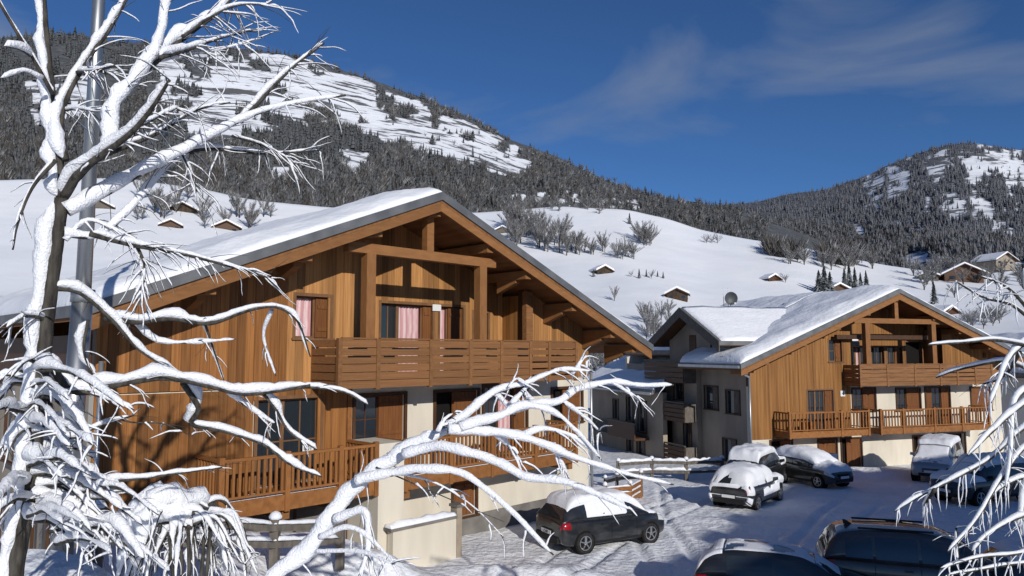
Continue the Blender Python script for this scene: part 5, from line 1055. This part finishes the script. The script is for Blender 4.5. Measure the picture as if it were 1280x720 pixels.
    # wheels
    for wx in q['wheels']:
        for s in (1, -1):
            y = wd(wx)-.06; r = q['wr']; wh = MB(); k = 28; rings = []
            for rr, yy in ((r*.62, y+.055), (r*.72, y+.075), (r*.93, y+.075), (r, y+.04), (r, y-.12), (r*.9, y-.15), (r*.5, y-.15)): rings.append([(wx+rr*math.cos(6.283*i/k), s*yy, r+rr*math.sin(6.283*i/k)) for i in range(k)])
            W_ = wh.ring_loft(rings, cap=True).build('wheel', 'rubber', root, smooth=False)
            rm = MB(); rm.ring_loft([[(wx+rr*math.cos(6.283*i/k), s*yy, r+rr*math.sin(6.283*i/k)) for i in range(k)] for rr, yy in ((r*.66, y+.045), (r*.68, y+.082), (r*.60, y+.082), (r*.58, y+.05))], cap=False)
            for i in range(5):
                a = 6.283*i/5+.3; rm.bar((wx, s*(y+.07), r), (wx+r*.62*math.cos(a), s*(y+.075), r+r*.62*math.sin(a)), .075, .03)
            rm.cyl((wx, s*(y+.05), r), (wx, s*(y+.09), r), .06, .05, 10); rm.build('rim', 'alloy', W_, smooth=False)
            ar = MB(); rings = []
            for rr, off in ((r*1.0, -.02), (r*1.15, .006), (r*1.22, .012), (r*1.24, -.03)):
                rings.append([(wx+rr*math.cos(math.pi*i/18), s*(max(wd(wx+rr*math.cos(math.pi*i/18))*(.985), .3)+off), r+rr*math.sin(math.pi*i/18)) for i in range(19)])
            ar.grid(rings).build('wheel_arch', 'plastic', root, smooth=True)
            MB().cyl((wx, s*(wd(wx)+.001), r*1.02), (wx, s*(wd(wx)-.3), r*1.02), r*1.13, None, 24).build('wheel_well', 'dark', root)
    xe0, xe1 = q['lx'][0], q['lx'][-1]; hb = q['zb'][1]
    patch(body, xe0+.0+.02, xe0+.30, .50, .70, .008, 'tail_light', 'red_light', nx=5, ntt=4)
    patch(body, xe1-.42, xe1-.03, .52, .70, .008, 'headlight', 'clear_light', nx=6, ntt=4)
    patch(body, -1.05, 1.0, .10, .16, .012, 'sill_trim', 'plastic', nx=10, ntt=2)
    for x in (*q['pil'], q['pil'][-1]+.95): patch(body, x-.006, x+.006, .14, .70, .003, 'door_seam', 'dark', nx=1, ntt=8)
    for s in (1, -1):
        for x in (q['pil'][-1]-.25, q['pil'][-1]+.75): p = body(x, .58); MB().box(p.x-.09, p.x+.09, *sorted((s*(p.y-.01), s*(p.y+.03))), p.z-.016, p.z+.016).build('door_handle', paint, root)
        mxp = cabin(q['win'][1]-.05, .08); mm_ = MB(); mm_.hexa([(mxp.x-.10, s*(mxp.y+.02), mxp.z-.02), (mxp.x+.02, s*(mxp.y+.02), mxp.z-.02), (mxp.x+.04, s*(mxp.y+.2), mxp.z), (mxp.x-.10, s*(mxp.y+.2), mxp.z), (mxp.x-.10, s*(mxp.y+.02), mxp.z+.10), (mxp.x, s*(mxp.y+.02), mxp.z+.10), (mxp.x+.02, s*(mxp.y+.2), mxp.z+.13), (mxp.x-.10, s*(mxp.y+.2), mxp.z+.13)]); mm_.build('mirror', paint, root)
    zr_ = q['zl'][1]
    MB().box(xe0-.045, xe0+.1, -.6, .6, zr_-.02, zr_+.16).build('rear_bumper', 'plastic', root); MB().box(xe1-.1, xe1+.03, -.5, .5, zr_-.0, zr_+.14).build('front_bumper', 'plastic', root)
    pr = MB().box(xe0-.06, xe0-.046, -.26, .26, zr_+.19, zr_+.30).build('number_plate', 'plate', root); MB().box(xe0-.045, xe0+.02, -.28, .28, zr_+.17, zr_+.32).build('plate_holder', 'plastic', root)
    if plate: text('plate_lettering', plate, .11, 'ink', pr, (xe0-.064, 0, zr_+.245), (R(90), 0, R(-90)))
    MB().box(xe1+.028, xe1+.04, -.26, .26, zr_+.16, zr_+.27).build('number_plate', 'plate', root)
    gr = MB()
    for i in range(4): gr.box(xe1-.06, xe1+.012, -.36, .36, zr_+.18+i*.05, zr_+.21+i*.05)
    gr.build('grille', 'plastic', root)
    if rack:
        for s in (1, -1):
            a = cabin(-1.4, .70); c = cabin(.2, .70); MB().bar((a.x, s*a.y, a.z+.05), (c.x, s*c.y, c.z+.05), .04).build('roof_rail', 'plastic', root)
        p = cabin(-1.55, 1.0); f_ = MB().hexa([(p.x-.1, -.02, p.z-.01), (p.x+.12, -.02, p.z-.01), (p.x+.12, .02, p.z-.01), (p.x-.1, .02, p.z-.01), (p.x-.12, -.008, p.z+.10), (p.x-.06, -.008, p.z+.10), (p.x-.06, .008, p.z+.10), (p.x-.12, .008, p.z+.10)]); f_.build('aerial', 'plastic', root)
    for sn in snow:
        fn = cabin if sn[0] == 'c' else body
        patch(fn, sn[1], sn[2], sn[3], sn[4], .004, 'snow', 'snow_branch', across=sn[6] == 0, sides=(sn[6],), thick=sn[5], nx=26, ntt=12, rag=sn[7] if len(sn) > 7 else 0)
    return root
def H(dx, dy): return math.atan2(dy, dx)
# black hatchback below the chalet, seen from behind
hd = Vector((1.8, 1.0)).normalized(); lf = Vector((-hd.y, hd.x))
def car_pos(rr, hd, kind):       # from the ground point of the rear right wheel
    q = SHAPES[kind]; l_ = Vector((-hd.y, hd.x)); c = Vector((rr.x, rr.y))+l_*.84-hd*q['wheels'][0]; return (c.x, c.y, gzf(c.x, c.y)-.02)
make_car('hatch', 'black hatchback with a white slab of snow on its roof, beside the nearest chalet', 'car', car_pos(Vector((2.15, 22.1)), hd, 'hatch'), H(hd.x, hd.y), 'black_paint',
    snow=[('c', -1.70, 1.15, .50, 1, .13, 0), ('c', -1.1, .4, .10, .55, .05, -1, .62), ('b', 1.0, 1.75, .72, 1, .05, 0, .8)], plate='C.4U', seed=1)
hd = Vector((.63, .775)); make_car('hatch', 'dark car almost buried in snow, rear to the camera, nearest of the snowy group', 'car', car_pos(Vector((9.5, 28.9)), hd, 'hatch'), H(hd.x, hd.y), 'black_paint',
    snow=[('c', -1.92, 1.2, .03, 1, .11, 0, .55), ('b', -1.97, -1.5, .42, .9, .06, 0, .6), ('b', .7, 1.9, .55, 1, .16, 0), ('b', -1.98, -1.75, .06, .3, .10, 0), ('b', -.6, 1.2, .3, .6, .05, -1, .75)], seed=2)
hd = Vector((.58, .81)); make_car('suv', 'snow roofed dark estate car parked behind the buried car', 'car', (11.6, 35.2, gzf(11.6, 35.2)), H(hd.x, hd.y), 'black_paint', snow=[('c', -2.05, .7, .50, 1, .16, 0), ('b', .8, 2.1, .6, 1, .14, 0), ('c', .7, 1.3, .5, 1, .08, 0)], seed=3)
hd = Vector((.43, -.90)); make_car('hatch', 'dark car with snow on bonnet and windscreen facing the camera, below the second chalet balcony', 'car', (14.2, 35.6, gzf(14.2, 35.6)), H(hd.x, hd.y), 'black_paint', snow=[('c', -1.6, 1.2, .30, 1, .13, 0), ('b', .95, 1.86, .66, 1, .16, 0)], seed=4)
hd = Vector((-.62, -.78)); make_car('van', 'grey people carrier with snow dusted windscreen under the second chalet', 'car', (21.3, 37.2, gzf(21.3, 37.2)-.03), H(hd.x, hd.y), 'silver_paint', snow=[('c', -2.0, .8, .5, 1, .12, 0), ('c', .9, 1.7, .62, 1, .025, 0), ('b', 1.4, 2.1, .68, 1, .06, 0, .7)], seed=5)
hd = Vector((-.93, -.36)); make_car('suv', 'dark car half hidden by the icy tree on the right', 'car', (19.6, 31.0, gzf(19.6, 31.0)-.03), H(hd.x, hd.y), 'black_paint', snow=[('c', -2.0, .7, .5, 1, .13, 0), ('b', 1.0, 2.1, .66, 1, .12, 0), ('c', .75, 1.3, .6, 1, .04, 0, .7)], seed=6)
hd = Vector((.94, -.34)).normalized(); make_car('hatch', 'black car in the foreground with thin streaky snow on its roof', 'car', (6.25, 17.2, gzf(6.2, 17.2)), H(hd.x, hd.y), 'black_paint', snow=[('c', -1.3, .60, .66, 1, .015, 0, .80), ('c', .62, 1.15, .64, 1, .012, 0, .7), ('c', -1.9, -1.35, .56, 1, .03, 0, .7)], seed=7)
hd = Vector((.95, -.30)).normalized(); make_car('suv', 'brown grey estate car in the foreground at lower right, free of snow', 'car', (9.7, 17.9, gzf(9.7, 17.9)), H(hd.x, hd.y), 'brown_paint', snow=[], seed=8, rack=True)
hd = Vector((.95, -.30)).normalized(); make_car('hatch', 'dark car at the lower right corner mostly hidden by icy twigs', 'car', (12.6, 16.6, gzf(12.6, 16.6)), H(hd.x, hd.y), 'black_paint', snow=[('c', -1.6, 1.0, .5, 1, .10, 0)], seed=9)
MB().v
bn = thing('litter_bin', 'small dark blue bin against the second chalet wall', 'bin', (17.2, 40.3, gzf(17.2, 40.3)), R(19)); bb = MB(); bb.hexa([(-.22, -.22, 0), (.22, -.22, 0), (.22, .22, 0), (-.22, .22, 0), (-.27, -.27, .8), (.27, -.27, .8), (.27, .27, .8), (-.27, .27, .8)]); M['bin'] = mat('bin_blue', (.03, .06, .14), .5); bb.build('tub', 'bin', bn); MB().box(-.3, .3, -.3, .3, .8, .87).build('lid', 'bin', bn)
